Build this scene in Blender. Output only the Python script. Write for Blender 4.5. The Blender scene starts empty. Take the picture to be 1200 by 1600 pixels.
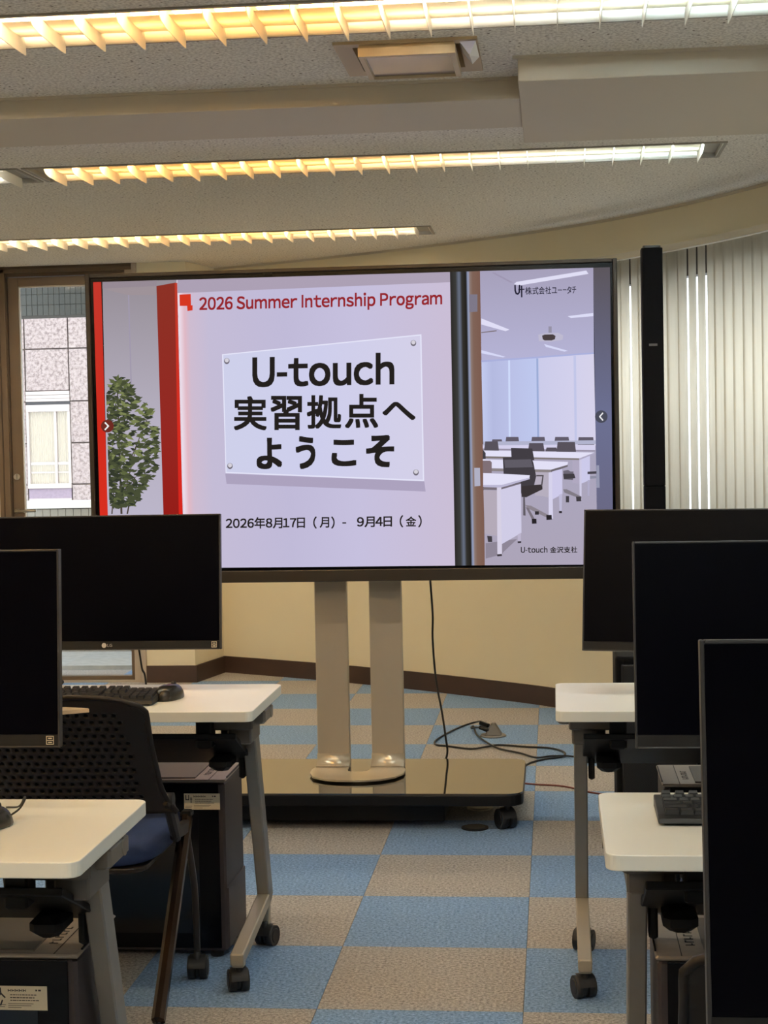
import bpy, math, random
from mathutils import Vector, Matrix
random.seed(7)
SC = bpy.context.scene
COL = SC.collection
PI = math.pi

# ------------------------------------------------------------------ camera
CAM = Vector((0.0930, -3.9433, 1.3755))
CR = Vector((0.99467, 0.10111, -0.02030))
CU = Vector((0.01581, 0.04496, 0.99886))
CF = Vector((-0.10191, 0.99386, -0.04312))
cd = bpy.data.cameras.new('camera'); cam = bpy.data.objects.new('camera', cd); COL.objects.link(cam)
M3 = Matrix((CR, CU, -CF)).transposed().to_4x4(); M3.translation = CAM
cam.matrix_world = M3
cd.sensor_fit = 'VERTICAL'; cd.sensor_height = 24.0; cd.lens = 2599.5 / 1600 * 24.0
cd.clip_start = 0.05; cd.clip_end = 200
SC.camera = cam

# ------------------------------------------------------------------ light
W = bpy.data.worlds.new('world'); SC.world = W; W.use_nodes = True
bg = W.node_tree.nodes['Background']; bg.inputs[0].default_value = (0.86, 0.94, 1.0, 1); bg.inputs[1].default_value = 3.2
SC.view_settings.view_transform = 'Standard'; SC.view_settings.look = 'None'
SC.view_settings.gamma = 1.0; SC.view_settings.use_curve_mapping = False
SC.view_settings.exposure = 0.14
TUBE = 95.0       # tube lamp strength
ZC = 2.42         # ceiling height

# ------------------------------------------------------------------ helpers
def lin(c):
    return tuple((x / 12.92 if x <= .04045 else ((x + .055) / 1.055) ** 2.4) for x in [v / 255 for v in c])

def mat(name, rgb, rough=.5, metal=0.0, spec=.5, noise=0.0, nscale=40.0, bump=0.0, bscale=200.0, coat=0.0, trans=0.0):
    m = bpy.data.materials.new(name); m.use_nodes = True
    nt = m.node_tree; b = nt.nodes['Principled BSDF']
    c = lin(rgb)
    b.inputs['Base Color'].default_value = (*c, 1)
    b.inputs['Roughness'].default_value = rough
    b.inputs['Metallic'].default_value = metal
    b.inputs['Specular IOR Level'].default_value = spec
    b.inputs['Coat Weight'].default_value = coat
    b.inputs['Coat Roughness'].default_value = .05
    tc = nt.nodes.new('ShaderNodeTexCoord')
    if noise > 0:
        n = nt.nodes.new('ShaderNodeTexNoise'); n.inputs['Scale'].default_value = nscale; n.inputs['Detail'].default_value = 3
        r = nt.nodes.new('ShaderNodeMapRange'); r.inputs[1].default_value = .3; r.inputs[2].default_value = .7
        r.inputs[3].default_value = 1 - noise; r.inputs[4].default_value = 1 + noise
        mx = nt.nodes.new('ShaderNodeVectorMath'); mx.operation = 'SCALE'; mx.inputs[0].default_value = c
        nt.links.new(tc.outputs['Object'], n.inputs['Vector']); nt.links.new(n.outputs['Fac'], r.inputs[0])
        nt.links.new(r.outputs[0], mx.inputs['Scale']); nt.links.new(mx.outputs[0], b.inputs['Base Color'])
    if bump > 0:
        n = nt.nodes.new('ShaderNodeTexNoise'); n.inputs['Scale'].default_value = bscale; n.inputs['Detail'].default_value = 2
        bp = nt.nodes.new('ShaderNodeBump'); bp.inputs['Strength'].default_value = bump; bp.inputs['Distance'].default_value = .002
        nt.links.new(tc.outputs['Object'], n.inputs['Vector']); nt.links.new(n.outputs['Fac'], bp.inputs['Height'])
        nt.links.new(bp.outputs[0], b.inputs['Normal'])
    return m

PIC = .91          # picture brightness of the display
def emit(name, rgb, s=.91):
    m = bpy.data.materials.new(name); m.use_nodes = True; nt = m.node_tree
    nt.nodes.clear(); e = nt.nodes.new('ShaderNodeEmission'); o = nt.nodes.new('ShaderNodeOutputMaterial')
    e.inputs[0].default_value = (*lin(rgb), 1); e.inputs[1].default_value = s
    nt.links.new(e.outputs[0], o.inputs[0]); return m

def tag(o, label=None, cat=None, group=None, kind=None):
    if label: o['label'] = label
    if cat: o['category'] = cat
    if group: o['group'] = group
    if kind: o['kind'] = kind
    return o

def empty(name, loc=(0, 0, 0), rz=0.0):
    o = bpy.data.objects.new(name, None); COL.objects.link(o); o.location = loc; o.rotation_euler = (0, 0, rz)
    o.empty_display_size = .05
    return o

def obj_from_mesh(name, me, parent=None, loc=(0, 0, 0), rot=(0, 0, 0)):
    o = bpy.data.objects.new(name, me); COL.objects.link(o)
    o.location = loc; o.rotation_euler = rot
    if parent: o.parent = parent
    return o

class MB:
    """collects solids, then links them as one mesh object"""
    def __init__(s): s.v = []; s.f = []; s.mi = []; s.sm = []; s.cur = 0; s.smooth = False
    def add(s, vs, fs, M=None, smooth=None):
        k = len(s.v)
        for p in vs:
            p = Vector(p)
            if M is not None: p = M @ p
            s.v.append(tuple(p))
        sm = s.smooth if smooth is None else smooth
        for f in fs: s.f.append([k + i for i in f]); s.mi.append(s.cur); s.sm.append(sm)
        return s
    def box(s, x0, x1, y0, y1, z0, z1, c=0.0, M=None):
        if c <= 0:
            vs = [(x, y, z) for z in (z0, z1) for y in (y0, y1) for x in (x0, x1)]
            s.add(vs, [(0, 2, 3, 1), (4, 5, 7, 6), (0, 1, 5, 4), (2, 6, 7, 3), (0, 4, 6, 2), (1, 3, 7, 5)], M)
        else:
            # chamfered on vertical and horizontal edges
            def ring(i, z): 
                a, b, d, e = x0 + i, x1 - i, y0 + i, y1 - i
                q = c
                return [(a + q, d, z), (b - q, d, z), (b, d + q, z), (b, e - q, z), (b - q, e, z), (a + q, e, z), (a, e - q, z), (a, d + q, z)]
            rs = [ring(c, z0), ring(0, z0 + c), ring(0, z1 - c), ring(c, z1)]
            vs = [p for r in rs for p in r]; fs = [tuple(reversed(range(8))), tuple(range(24, 32))]
            for k in range(3):
                for j in range(8):
                    j2 = (j + 1) % 8; fs.append((k * 8 + j, k * 8 + j2, k * 8 + 8 + j2, k * 8 + 8 + j))
            s.add(vs, fs, M)
        return s
    def prism(s, pts, z0, z1, M=None, smooth=False):
        n = len(pts)
        vs = [(x, y, z0) for x, y in pts] + [(x, y, z1) for x, y in pts]
        s.add(vs, [tuple(reversed(range(n))), tuple(range(n, 2 * n))], M, False)
        k = len(s.v) - 2 * n
        for j in range(n):
            j2 = (j + 1) % n; s.f.append([k + j, k + j2, k + n + j2, k + n + j]); s.mi.append(s.cur); s.sm.append(smooth)
        return s
    def cyl(s, p0, p1, r, n=16, r1=None, cap=True, smooth=True):
        p0 = Vector(p0); p1 = Vector(p1); r1 = r if r1 is None else r1
        d = (p1 - p0).normalized(); a = d.orthogonal().normalized(); b = d.cross(a)
        vs = []
        for p, rr in ((p0, r), (p1, r1)):
            for j in range(n):
                t = 2 * PI * j / n; vs.append(p + (a * math.cos(t) + b * math.sin(t)) * rr)
        fs = [(j, (j + 1) % n, n + (j + 1) % n, n + j) for j in range(n)]
        s.add(vs, fs, None, smooth)
        if cap:
            k = len(s.v) - 2 * n
            s.f.append([k + j for j in reversed(range(n))]); s.f.append([k + n + j for j in range(n)])
            s.mi += [s.cur] * 2; s.sm += [False] * 2
        return s
    def tube(s, pts, r, n=8):
        P = [Vector(p) for p in pts]; rings = []
        up = None
        for i, p in enumerate(P):
            d = (P[min(i + 1, len(P) - 1)] - P[max(i - 1, 0)]).normalized()
            if up is None: up = d.orthogonal().normalized()
            a = (up - d * up.dot(d)).normalized(); b = d.cross(a); up = a
            rings.append([p + (a * math.cos(2 * PI * j / n) + b * math.sin(2 * PI * j / n)) * r for j in range(n)])
        vs = [v for q in rings for v in q]; fs = []
        for i in range(len(P) - 1):
            for j in range(n):
                j2 = (j + 1) % n; fs.append((i * n + j, i * n + j2, i * n + n + j2, i * n + n + j))
        fs += [tuple(reversed(range(n))), tuple(range((len(P) - 1) * n, len(P) * n))]
        return s.add(vs, fs, None, True)
    def bar(s, p0, p1, w, h, c=0.0, side=(1, 0, 0)):
        """rectangular bar from p0 to p1, width w along 'side', depth h across"""
        p0 = Vector(p0); p1 = Vector(p1); d = (p1 - p0); L = d.length; d.normalize()
        a = Vector(side); a = (a - d * a.dot(d)).normalized(); b = d.cross(a)
        M = Matrix((a, b, d)).transposed().to_4x4(); M.translation = p0
        return s.box(-w / 2, w / 2, -h / 2, h / 2, 0, L, c, M)
    def build(s, name, mats, parent=None, loc=(0, 0, 0), rot=(0, 0, 0), bevel=0.0, seg=2):
        me = bpy.data.meshes.new(name); me.from_pydata(s.v, [], s.f)
        if not isinstance(mats, (list, tuple)): mats = [mats]
        for m in mats: me.materials.append(m)
        me.polygons.foreach_set('material_index', s.mi); me.polygons.foreach_set('use_smooth', s.sm); me.update()
        o = obj_from_mesh(name, me, parent, loc, rot)
        if bevel > 0:
            b = o.modifiers.new('bevel', 'BEVEL'); b.width = bevel; b.segments = seg; b.limit_method = 'ANGLE'; b.angle_limit = .6
        return o

def copy_tree(o, parent=None):
    c = o.copy(); COL.objects.link(c); c.parent = parent
    for ch in list(o.children): copy_tree(ch, c)
    return c

def rounded(x0, x1, y0, y1, r, n=6):
    pts = []
    for cx, cy, a0 in ((x1 - r, y0 + r, -PI / 2), (x1 - r, y1 - r, 0), (x0 + r, y1 - r, PI / 2), (x0 + r, y0 + r, PI)):
        for k in range(n + 1):
            a = a0 + PI / 2 * k / n; pts.append((cx + r * math.cos(a), cy + r * math.sin(a)))
    return pts

def catmull(P, n=10):
    P = [Vector(p) for p in P]; P = [2 * P[0] - P[1]] + P + [2 * P[-1] - P[-2]]; out = []
    for i in range(1, len(P) - 2):
        a, b, c, d = P[i - 1:i + 3]
        for k in range(n):
            t = k / n; out.append(.5 * ((2 * b) + (c - a) * t + (2 * a - 5 * b + 4 * c - d) * t * t + (3 * b - a - 3 * c + d) * t ** 3))
    out.append(P[-2]); return out

def on_plane_y(px, py, Y):
    """measuring aid: where the sight line of a photo pixel meets a vertical plane y=Y"""
    d = CF + CR * ((px - 600) / 2599.5) - CU * ((py - 800) / 2599.5)
    return CAM + d * ((Y - CAM.y) / d.y)

# ------------------------------------------------------------------ materials
M_wall = mat('wall_paper', (230, 220, 192), .8, bump=.25, bscale=300)
M_ceil = None
def ceiling_material():
    m = bpy.data.materials.new('acoustic_board'); m.use_nodes = True; nt = m.node_tree; b = nt.nodes['Principled BSDF']
    b.inputs['Roughness'].default_value = .95; b.inputs['Specular IOR Level'].default_value = .1
    tc = nt.nodes.new('ShaderNodeTexCoord')
    v = nt.nodes.new('ShaderNodeTexVoronoi'); v.inputs['Scale'].default_value = 42
    n = nt.nodes.new('ShaderNodeTexNoise'); n.inputs['Scale'].default_value = 110; n.inputs['Detail'].default_value = 4
    r1 = nt.nodes.new('ShaderNodeValToRGB'); r1.color_ramp.elements[0].position = .10; r1.color_ramp.elements[1].position = .2
    r1.color_ramp.elements[0].color = (*lin((108, 98, 86)), 1); r1.color_ramp.elements[1].color = (1, 1, 1, 1)
    r2 = nt.nodes.new('ShaderNodeValToRGB'); r2.color_ramp.elements[0].position = .36; r2.color_ramp.elements[1].position = .58
    r2.color_ramp.elements[0].color = (*lin((196, 190, 182)), 1); r2.color_ramp.elements[1].color = (*lin((234, 230, 222)), 1)
    # only some cells carry a fissure
    cmp = nt.nodes.new('ShaderNodeMath'); cmp.operation = 'GREATER_THAN'; cmp.inputs[1].default_value = .55
    sep = nt.nodes.new('ShaderNodeSeparateColor')
    mx = nt.nodes.new('ShaderNodeMix'); mx.data_type = 'RGBA'; mx.blend_type = 'MULTIPLY'
    nt.links.new(tc.outputs['Object'], v.inputs['Vector']); nt.links.new(tc.outputs['Object'], n.inputs['Vector'])
    nt.links.new(v.outputs['Distance'], r1.inputs[0]); nt.links.new(n.outputs['Fac'], r2.inputs[0])
    nt.links.new(v.outputs['Color'], sep.inputs[0]); nt.links.new(sep.outputs[0], cmp.inputs[0]); nt.links.new(cmp.outputs[0], mx.inputs['Factor'])
    nt.links.new(r2.outputs[0], mx.inputs[6]); nt.links.new(r1.outputs[0], mx.inputs[7]); nt.links.new(mx.outputs[2], b.inputs['Base Color'])
    bp = nt.nodes.new('ShaderNodeBump'); bp.inputs['Strength'].default_value = .5; bp.inputs['Distance'].default_value = .003
    nt.links.new(n.outputs['Fac'], bp.inputs['Height']); nt.links.new(bp.outputs[0], b.inputs['Normal'])
    return m
M_ceil = ceiling_material()
M_soffit = mat('painted_soffit', (198, 188, 170), .7, bump=.1)
M_base = mat('baseboard_vinyl', (62, 44, 36), .55, noise=.08, nscale=8)
def carpet(name, a, b_):
    m = bpy.data.materials.new(name); m.use_nodes = True; nt = m.node_tree; b = nt.nodes['Principled BSDF']
    b.inputs['Roughness'].default_value = 1; b.inputs['Specular IOR Level'].default_value = .05
    b.inputs['Sheen Weight'].default_value = .15
    tc = nt.nodes.new('ShaderNodeNewGeometry')
    n = nt.nodes.new('ShaderNodeTexNoise'); n.inputs['Scale'].default_value = 120; n.inputs['Detail'].default_value = 4; n.inputs['Roughness'].default_value = .75
    r = nt.nodes.new('ShaderNodeValToRGB'); r.color_ramp.elements[0].position = .36; r.color_ramp.elements[1].position = .64
    r.color_ramp.elements[0].color = (*lin(a), 1); r.color_ramp.elements[1].color = (*lin(b_), 1)
    bp = nt.nodes.new('ShaderNodeBump'); bp.inputs['Strength'].default_value = .8; bp.inputs['Distance'].default_value = .004
    nt.links.new(tc.outputs['Position'], n.inputs['Vector']); nt.links.new(n.outputs['Fac'], r.inputs[0]); nt.links.new(r.outputs[0], b.inputs['Base Color'])
    nt.links.new(n.outputs['Fac'], bp.inputs['Height']); nt.links.new(bp.outputs[0], b.inputs['Normal'])
    return m
M_cblue = carpet('carpet_blue', (72, 108, 150), (150, 184, 226))
M_cbeige = carpet('carpet_beige', (116, 111, 107), (198, 193, 187))
M_lam = mat('white_laminate', (242, 244, 238), .3, spec=.5, noise=.015, nscale=5)
M_edge = mat('laminate_edge', (218, 214, 202), .45)
M_steel = mat('grey_painted_steel', (132, 130, 128), .4, metal=.35, noise=.03, nscale=30)
M_dsteel = mat('dark_grey_steel', (92, 92, 94), .4, metal=.4)
M_black = mat('black_plastic', (13, 13, 16), .45, spec=.25)
M_black2 = mat('black_matte_metal', (9, 9, 12), .5, spec=.25)
M_rubber = mat('caster_black', (30, 28, 30), .5)
M_gloss = mat('gloss_black_panel', (6, 7, 12), .22, spec=.2)
M_scr = mat('monitor_glass', (2, 2, 8), .28, spec=.06)
M_bez = mat('monitor_bezel', (44, 43, 46), .4)
M_chin = mat('monitor_chin', (26, 25, 26), .45, spec=.25)
M_alu = mat('brushed_aluminium', (188, 176, 158), .38, metal=.45)
M_tvb = mat('display_frame_bronze', (62, 55, 48), .38, metal=.6)
M_cable = mat('cable_black', (14, 14, 14), .45)
M_cred = mat('cable_red_brown', (96, 40, 34), .5)
M_key = mat('key_black', (26, 26, 28), .5, bump=.05)
M_fab = mat('blue_fabric', (26, 46, 88), .9, noise=.15, nscale=400, bump=.5, bscale=500)
M_chair = mat('chair_black_plastic', (30, 25, 24), .42, spec=.3)
M_bronze = mat('bronze_chrome_tube', (66, 52, 44), .2, metal=.9)
M_pctop = mat('pc_grey_lid', (150, 140, 130), .38, metal=.4, noise=.05, nscale=60)
M_pcin = mat('pc_dark_inset', (78, 72, 66), .45, metal=.2)
M_pcside = mat('pc_side_brown', (52, 44, 46), .5)
M_paper = mat('label_paper', (206, 194, 170), .7)
M_ink = mat('ink_dark', (40, 34, 44), .8)
M_door = mat('door_brown_aluminium', (112, 94, 76), .45, metal=.3, noise=.03, nscale=10)
M_doord = mat('door_dark_brown', (82, 66, 52), .45, metal=.3)
M_jamb = mat('door_jamb_grey', (176, 164, 150), .5)
def translucent(name, rgb, k):
    m = bpy.data.materials.new(name); m.use_nodes = True; nt = m.node_tree; nt.nodes.clear()
    o = nt.nodes.new('ShaderNodeOutputMaterial'); d = nt.nodes.new('ShaderNodeBsdfDiffuse'); t = nt.nodes.new('ShaderNodeBsdfTranslucent'); mx = nt.nodes.new('ShaderNodeMixShader'); mx.inputs[0].default_value = k
    for n in (d, t): n.inputs[0].default_value = (*lin(rgb), 1)
    nt.links.new(d.outputs[0], mx.inputs[1]); nt.links.new(t.outputs[0], mx.inputs[2]); nt.links.new(mx.outputs[0], o.inputs[0]); return m
M_louv = translucent('louvre_white', (240, 236, 228), .35)
M_slat = None
def slat_material():
    m = bpy.data.materials.new('blind_fabric'); m.use_nodes = True; nt = m.node_tree; nt.nodes.clear()
    o = nt.nodes.new('ShaderNodeOutputMaterial'); d = nt.nodes.new('ShaderNodeBsdfDiffuse'); t = nt.nodes.new('ShaderNodeBsdfTranslucent'); mx = nt.nodes.new('ShaderNodeMixShader')
    n = nt.nodes.new('ShaderNodeTexNoise'); n.inputs['Scale'].default_value = 60; tc = nt.nodes.new('ShaderNodeTexCoord')
    r = nt.nodes.new('ShaderNodeValToRGB'); r.color_ramp.elements[0].color = (*lin((222, 216, 204)), 1); r.color_ramp.elements[1].color = (*lin((234, 230, 220)), 1)
    mp = nt.nodes.new('ShaderNodeMapping'); mp.inputs['Scale'].default_value = (1, 1, .06)
    nt.links.new(tc.outputs['Object'], mp.inputs[0]); nt.links.new(mp.outputs[0], n.inputs['Vector']); nt.links.new(n.outputs['Fac'], r.inputs[0])
    nt.links.new(r.outputs[0], d.inputs[0]); nt.links.new(r.outputs[0], t.inputs[0])
    mx.inputs[0].default_value = .8
    nt.links.new(d.outputs[0], mx.inputs[1]); nt.links.new(t.outputs[0], mx.inputs[2]); nt.links.new(mx.outputs[0], o.inputs[0])
    return m
M_slat = slat_material()
def glass_material(name='clear_glass', tint=(1, 1, 1)):
    m = bpy.data.materials.new(name); m.use_nodes = True; nt = m.node_tree; nt.nodes.clear()
    o = nt.nodes.new('ShaderNodeOutputMaterial'); t = nt.nodes.new('ShaderNodeBsdfTransparent'); g = nt.nodes.new('ShaderNodeBsdfGlossy')
    g.inputs['Roughness'].default_value = .0; t.inputs[0].default_value = (*tint, 1); f = nt.nodes.new('ShaderNodeFresnel')
    ge = nt.nodes.new('ShaderNodeNewGeometry'); io = nt.nodes.new('ShaderNodeMapRange'); io.inputs[3].default_value = 1.5; io.inputs[4].default_value = 1 / 1.5   # same thin-pane reflectance from both sides
    nt.links.new(ge.outputs['Backfacing'], io.inputs[0]); nt.links.new(io.outputs[0], f.inputs[0])
    mx = nt.nodes.new('ShaderNodeMixShader'); nt.links.new(f.outputs[0], mx.inputs[0]); nt.links.new(t.outputs[0], mx.inputs[1]); nt.links.new(g.outputs[0], mx.inputs[2])
    nt.links.new(mx.outputs[0], o.inputs[0]); return m
M_glass = glass_material()

# ------------------------------------------------------------------ room curve
CURVE = [(-1.90, 5.88), (-1.27, 5.53), (-.72, 5.17), (-.32, 4.864), (.066, 4.54), (.515, 4.03), (1.0, 3.2), (1.32, 2.3), (1.6, 1.3), (1.85, .2), (2.05, -1.0), (2.2, -2.5), (2.3, -4.2), (2.35, -6)]
CP = catmull([(x, y, 0) for x, y in CURVE], 12)
CS = [0.0]
for a, b in zip(CP, CP[1:]): CS.append(CS[-1] + (b - a).length)
def curve_at(s, off=0.0):
    """point on the curved wall at arc length s, moved 'off' metres into the room; tangent; inward normal"""
    k = 0
    while k < len(CS) - 2 and CS[k + 1] < s: k += 1
    t = (s - CS[k]) / (CS[k + 1] - CS[k]); p = CP[k].lerp(CP[k + 1], t)
    T = (CP[min(k + 2, len(CP) - 1)] - CP[max(k - 1, 0)]).normalized(); N = Vector((T.y, -T.x, 0))
    return p + N * off, T, N
def strip(s0, s1, z0, z1, o0, o1, name, m, parent=None, step=.12):
    """a band of curved wall between two offsets (o1 > o0, positive is into the room)"""
    n = max(2, int((s1 - s0) / step)); mb = MB(); vs = []; fs = []
    for i in range(n + 1):
        s = s0 + (s1 - s0) * i / n
        pi_, T, N = curve_at(s, o1); po, T, N = curve_at(s, o0)
        vs += [(pi_.x, pi_.y, z0), (pi_.x, pi_.y, z1), (po.x, po.y, z1), (po.x, po.y, z0)]
        if i:
            a = 4 * (i - 1); b = 4 * i
            for j in range(4): fs.append((a + j, a + (j + 1) % 4, b + (j + 1) % 4, b + j))
    fs += [(3, 2, 1, 0), (4 * n, 4 * n + 1, 4 * n + 2, 4 * n + 3)]
    mb.add(vs, fs); return mb.build(name, m, parent)

# ------------------------------------------------------------------ floor
OUTL = [(-3.75, -6.2), (-3.75, 5.65), (-2.27, 5.65), (-2.27, 6.03), (-1.9, 6.03)] + [tuple(curve_at(CS[-1] * k / 50, -.14)[0])[:2] for k in range(51)]
fb = MB(); fb.prism(list(reversed(OUTL)), -.12, -.007)
floor = fb.build('floor', M_cbeige); tag(floor, kind='structure')
def tile_mesh(m):
    t = MB(); t.box(.0006, .4994, .0006, .4994, -.007, 0, .0006); me = t.build('tmp', m); d = me.data; bpy.data.objects.remove(me); return d
tm_blue, tm_beige = tile_mesh(M_cblue), tile_mesh(M_cbeige)
cnt = 0
for i in range(-7, 5):
    for j in range(-11, 12):
        cx, cy = i * .5 + .25, j * .5 + .25
        if cy > 5.75 or (cx > 1.5 and cy > 1.5) or cx < -3.4: continue
        # leave out tiles lying wholly beyond the curved wall
        if cx > -1.9:
            ywall = max((p.y for p in CP if p.x >= cx - .3), default=-9)
            if cy - .3 > ywall: continue
        o = obj_from_mesh('carpet_tile', tm_blue if (i + j) % 2 == 0 else tm_beige, floor, (i * .5, j * .5, 0)); cnt += 1

# ------------------------------------------------------------------ ceiling with openings
FIX = []   # (x0, x1, yc) of recessed light openings
for k, yc in enumerate((4.40, 2.33, .18, -1.95, -4.05)):
    if k == 0: FIX += [(-3.12, -.50, yc)]
    else: FIX += [(-3.55, -1.90, yc), (-1.86, .72, yc)]
FW = .155
ACX0, ACX1, ACY0, ACY1 = -.455, -.10, .445, .80
def ceiling():
    cu = bpy.data.curves.new('c', 'CURVE'); cu.dimensions = '2D'; cu.fill_mode = 'BOTH'
    outer = [(-3.6, -6.1), (-3.6, 5.6), (-2.2, 5.6), (-2.0, 5.9)] + [(curve_at(s, -.05)[0].x, curve_at(s, -.05)[0].y) for s in [CS[-1] * k / 60 for k in range(61)]] 
    def sp(pts):
        q = cu.splines.new('POLY'); q.points.add(len(pts) - 1)
        for a, b in zip(q.points, pts): a.co = (b[0], b[1], 0, 1)
        q.use_cyclic_u = True
    sp(outer)
    for x0, x1, yc in FIX: sp([(x0, yc - FW), (x1, yc - FW), (x1, yc + FW), (x0, yc + FW)])
    sp([(ACX0, ACY0), (ACX1, ACY0), (ACX1, ACY1), (ACX0, ACY1)])
    cu.extrude = .01
    o = bpy.data.objects.new('c', cu); COL.objects.link(o); bpy.context.view_layer.update()
    me = bpy.data.meshes.new_from_object(o.evaluated_get(bpy.context.evaluated_depsgraph_get()))
    bpy.data.objects.remove(o); me.materials.clear(); me.materials.append(M_ceil)
    c = obj_from_mesh('ceiling', me, None, (0, 0, ZC + .01)); tag(c, kind='structure')
    return c
ceil = ceiling()
v = MB(); v.prism(list(reversed(OUTL)), ZC + .16, ZC + .2); v.build('slab_above', M_soffit, ceil, (0, 0, -ZC - .01))

# beam and duct casing across the ceiling
b = MB(); b.box(-3.6, .012, .95, 1.40, 2.358, ZC + .001)
tag(b.build('trim_1', M_soffit, bevel=.003), kind='structure')
b = MB(); b.box(.012, 1.9, .69, 1.655, 2.352, ZC + .001)
b2 = b.build('trim_2', M_soffit, bevel=.003); tag(b2, kind='structure')
b = MB(); b.box(-.012, .011, .935, 1.0, 2.354, ZC + .001); b.box(-3.6, -.012, .938, .9495, 2.412, ZC)
tag(b.build('trim_3', M_soffit), kind='structure')
b = MB(); b.box(-.002, 1.7, .676, .689, 2.412, ZC); tag(b.build('trim_4', M_soffit), kind='structure')

# ------------------------------------------------------------------ walls
WS0, WS1, WZ0, WZ1 = 2.30, 12.3, .93, 2.235     # window opening on the curved wall; unseen rear end lengthened for more cool daylight
w = strip(0, WS0, 0, ZC, -.15, 0, 'wall_right', M_wall); tag(w, kind='structure')
strip(WS0, WS1, 0, WZ0, -.15, 0, 'lower_wall', M_wall, w)
strip(WS0, WS1, WZ1, ZC, -.15, 0, 'upper_wall', M_wall, w)
strip(WS1, CS[-1], 0, ZC, -.15, 0, 'rear_wall_section', M_wall, w)
tag(strip(0.0, CS[-1], 0, .098, 0, .012, 'baseboard_right', M_base), kind='structure')
# ceiling shadow-gap moulding
tag(strip(0.0, CS[-1], ZC - .012, ZC, 0, .008, 'trim_5', M_soffit), kind='structure')
# pier left of the curved wall
p = MB(); p.prism([(-2.27, 5.46), (-1.985, 5.46), (-1.90, 5.88), (-1.90, 6.03), (-2.27, 6.03)], 0, ZC)
tag(p.build('wall_front', M_wall), kind='structure')
p = MB(); p.prism([(-2.27, 5.448), (-1.975, 5.448), (-1.888, 5.872), (-1.899, 5.88), (-1.986, 5.4605), (-2.27, 5.4605)], 0, .098)
tag(p.build('baseboard_front', M_base), kind='structure')
p = MB(); p.box(-3.75, -3.6, -6.2, 5.7, 0, ZC); tag(p.build('wall_left', M_wall), kind='structure')
p = MB(); p.box(-3.75, 2.6, -6.3, -6.15, 0, ZC); tag(p.build('wall_back', M_wall), kind='structure')
p = MB(); p.box(-3.61, -3.12, 5.5, 5.65, 0, ZC); tag(p.build('wall_front_left', M_wall), kind='structure')

# ------------------------------------------------------------------ glazed door to the balcony
door = empty('door_1', (-2.7, 5.50, 0)); tag(door, kind='structure')
def D(n, m, mk, bev=.002, par=None):
    q = MB(); mk(q); return q.build(n, m, par or door, bevel=bev)
X0 = -2.7
D('door_frame', M_door, lambda q: (q.box(-3.12 - X0, -3.055 - X0, -.03, .10, 0, 2.44), q.box(-3.12 - X0, -2.30 - X0, -.03, .10, 2.385, 2.42)))
D('head_trim', M_doord, lambda q: (q.box(-3.12 - X0, -2.30 - X0, -.045, .08, 2.405, 2.42), q.box(-3.055 - X0, -2.31 - X0, -.012, .08, 2.365, 2.386)))
D('right_jamb', M_jamb, lambda q: (q.box(-2.345 - X0, -2.30 - X0, -.03, .10, 0, 2.385), q.box(-2.30 - X0, -2.271 - X0, -.05, .10, 0, ZC)))
leaf = D('door_leaf', M_door, lambda q: (q.box(-3.048 - X0, -2.985 - X0, 0, .045, .012, 2.36), q.box(-2.37 - X0, -2.346 - X0, 0, .045, .012, 2.36), q.box(-2.985 - X0, -2.37 - X0, 0, .045, 2.31, 2.36), q.box(-2.985 - X0, -2.37 - X0, 0, .045, .012, .035)))
D('glazing_bead', mat('pale_bead', (196, 188, 178), .4), lambda q: (q.box(-2.985 - X0, -2.979 - X0, .004, .03, .035, 2.31), q.box(-2.985 - X0, -2.37 - X0, .004, .03, 2.302, 2.31)), 0, leaf)
D('pane', M_glass, lambda q: q.box(-2.980 - X0, -2.37 - X0, .018, .024, .035, 2.305), 0, leaf)
D('frame_groove', M_doord, lambda q: (q.box(-3.0555 - X0, -3.047 - X0, -.02, .02, 0, 2.385), q.box(-3.095 - X0, -3.088 - X0, -.034, -.028, 0, 2.4)), 0)
D('thumb_turn', mat('satin_metal', (190, 184, 176), .3, metal=.8), lambda q: (q.cyl((-3.022 - X0, 0, 1.205), (-3.022 - X0, -.012, 1.205), .018), q.box(-3.026 - X0, -3.018 - X0, -.03, -.01, 1.19, 1.22)), 0)
D('handle', mat('satin_handle', (168, 162, 154), .3, metal=.8), lambda q: (q.cyl((-3.02 - X0, 0, 1.005), (-3.02 - X0, -.045, 1.005), .012), q.cyl((-3.03 - X0, -.045, 1.005), (-2.90 - X0, -.045, 1.008), .009)), 0)
D('threshold', M_jamb, lambda q: q.box(-3.05 - X0, -2.34 - X0, -.03, .16, 0, .012), 0)

# ------------------------------------------------------------------ curved window
win = empty('window_1', (1.3, 2.2, 0)); tag(win, kind='structure')
M_wf = mat('window_frame_dark', (70, 66, 62), .5)
def wpart(s0, s1, z0, z1, o0, o1, name, m):
    o = strip(s0, s1, z0, z1, o0, o1, name, m, None, .15); o.parent = win; o.location = (-1.3, -2.2, 0); return o
wpart(WS0, WS1, WZ0, WZ0 + .05, -.13, -.06, 'bottom_rail', M_wf)
wpart(WS0, WS1, 2.10, WZ1, -.13, -.06, 'head_rail', M_wf)
s = WS0
while s < WS1 - .1:
    wpart(s, s + .045, WZ0 + .05, 2.10, -.13, -.06, 'mullion', M_wf)
    wpart(s + .045, min(s + 1.2, WS1), WZ0 + .05, 2.10, -.098, -.092, 'pane', M_glass); s += 1.2
wpart(WS0, WS1, WZ0 - .02, WZ0, -.06, .03, 'sill', M_wall)

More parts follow.
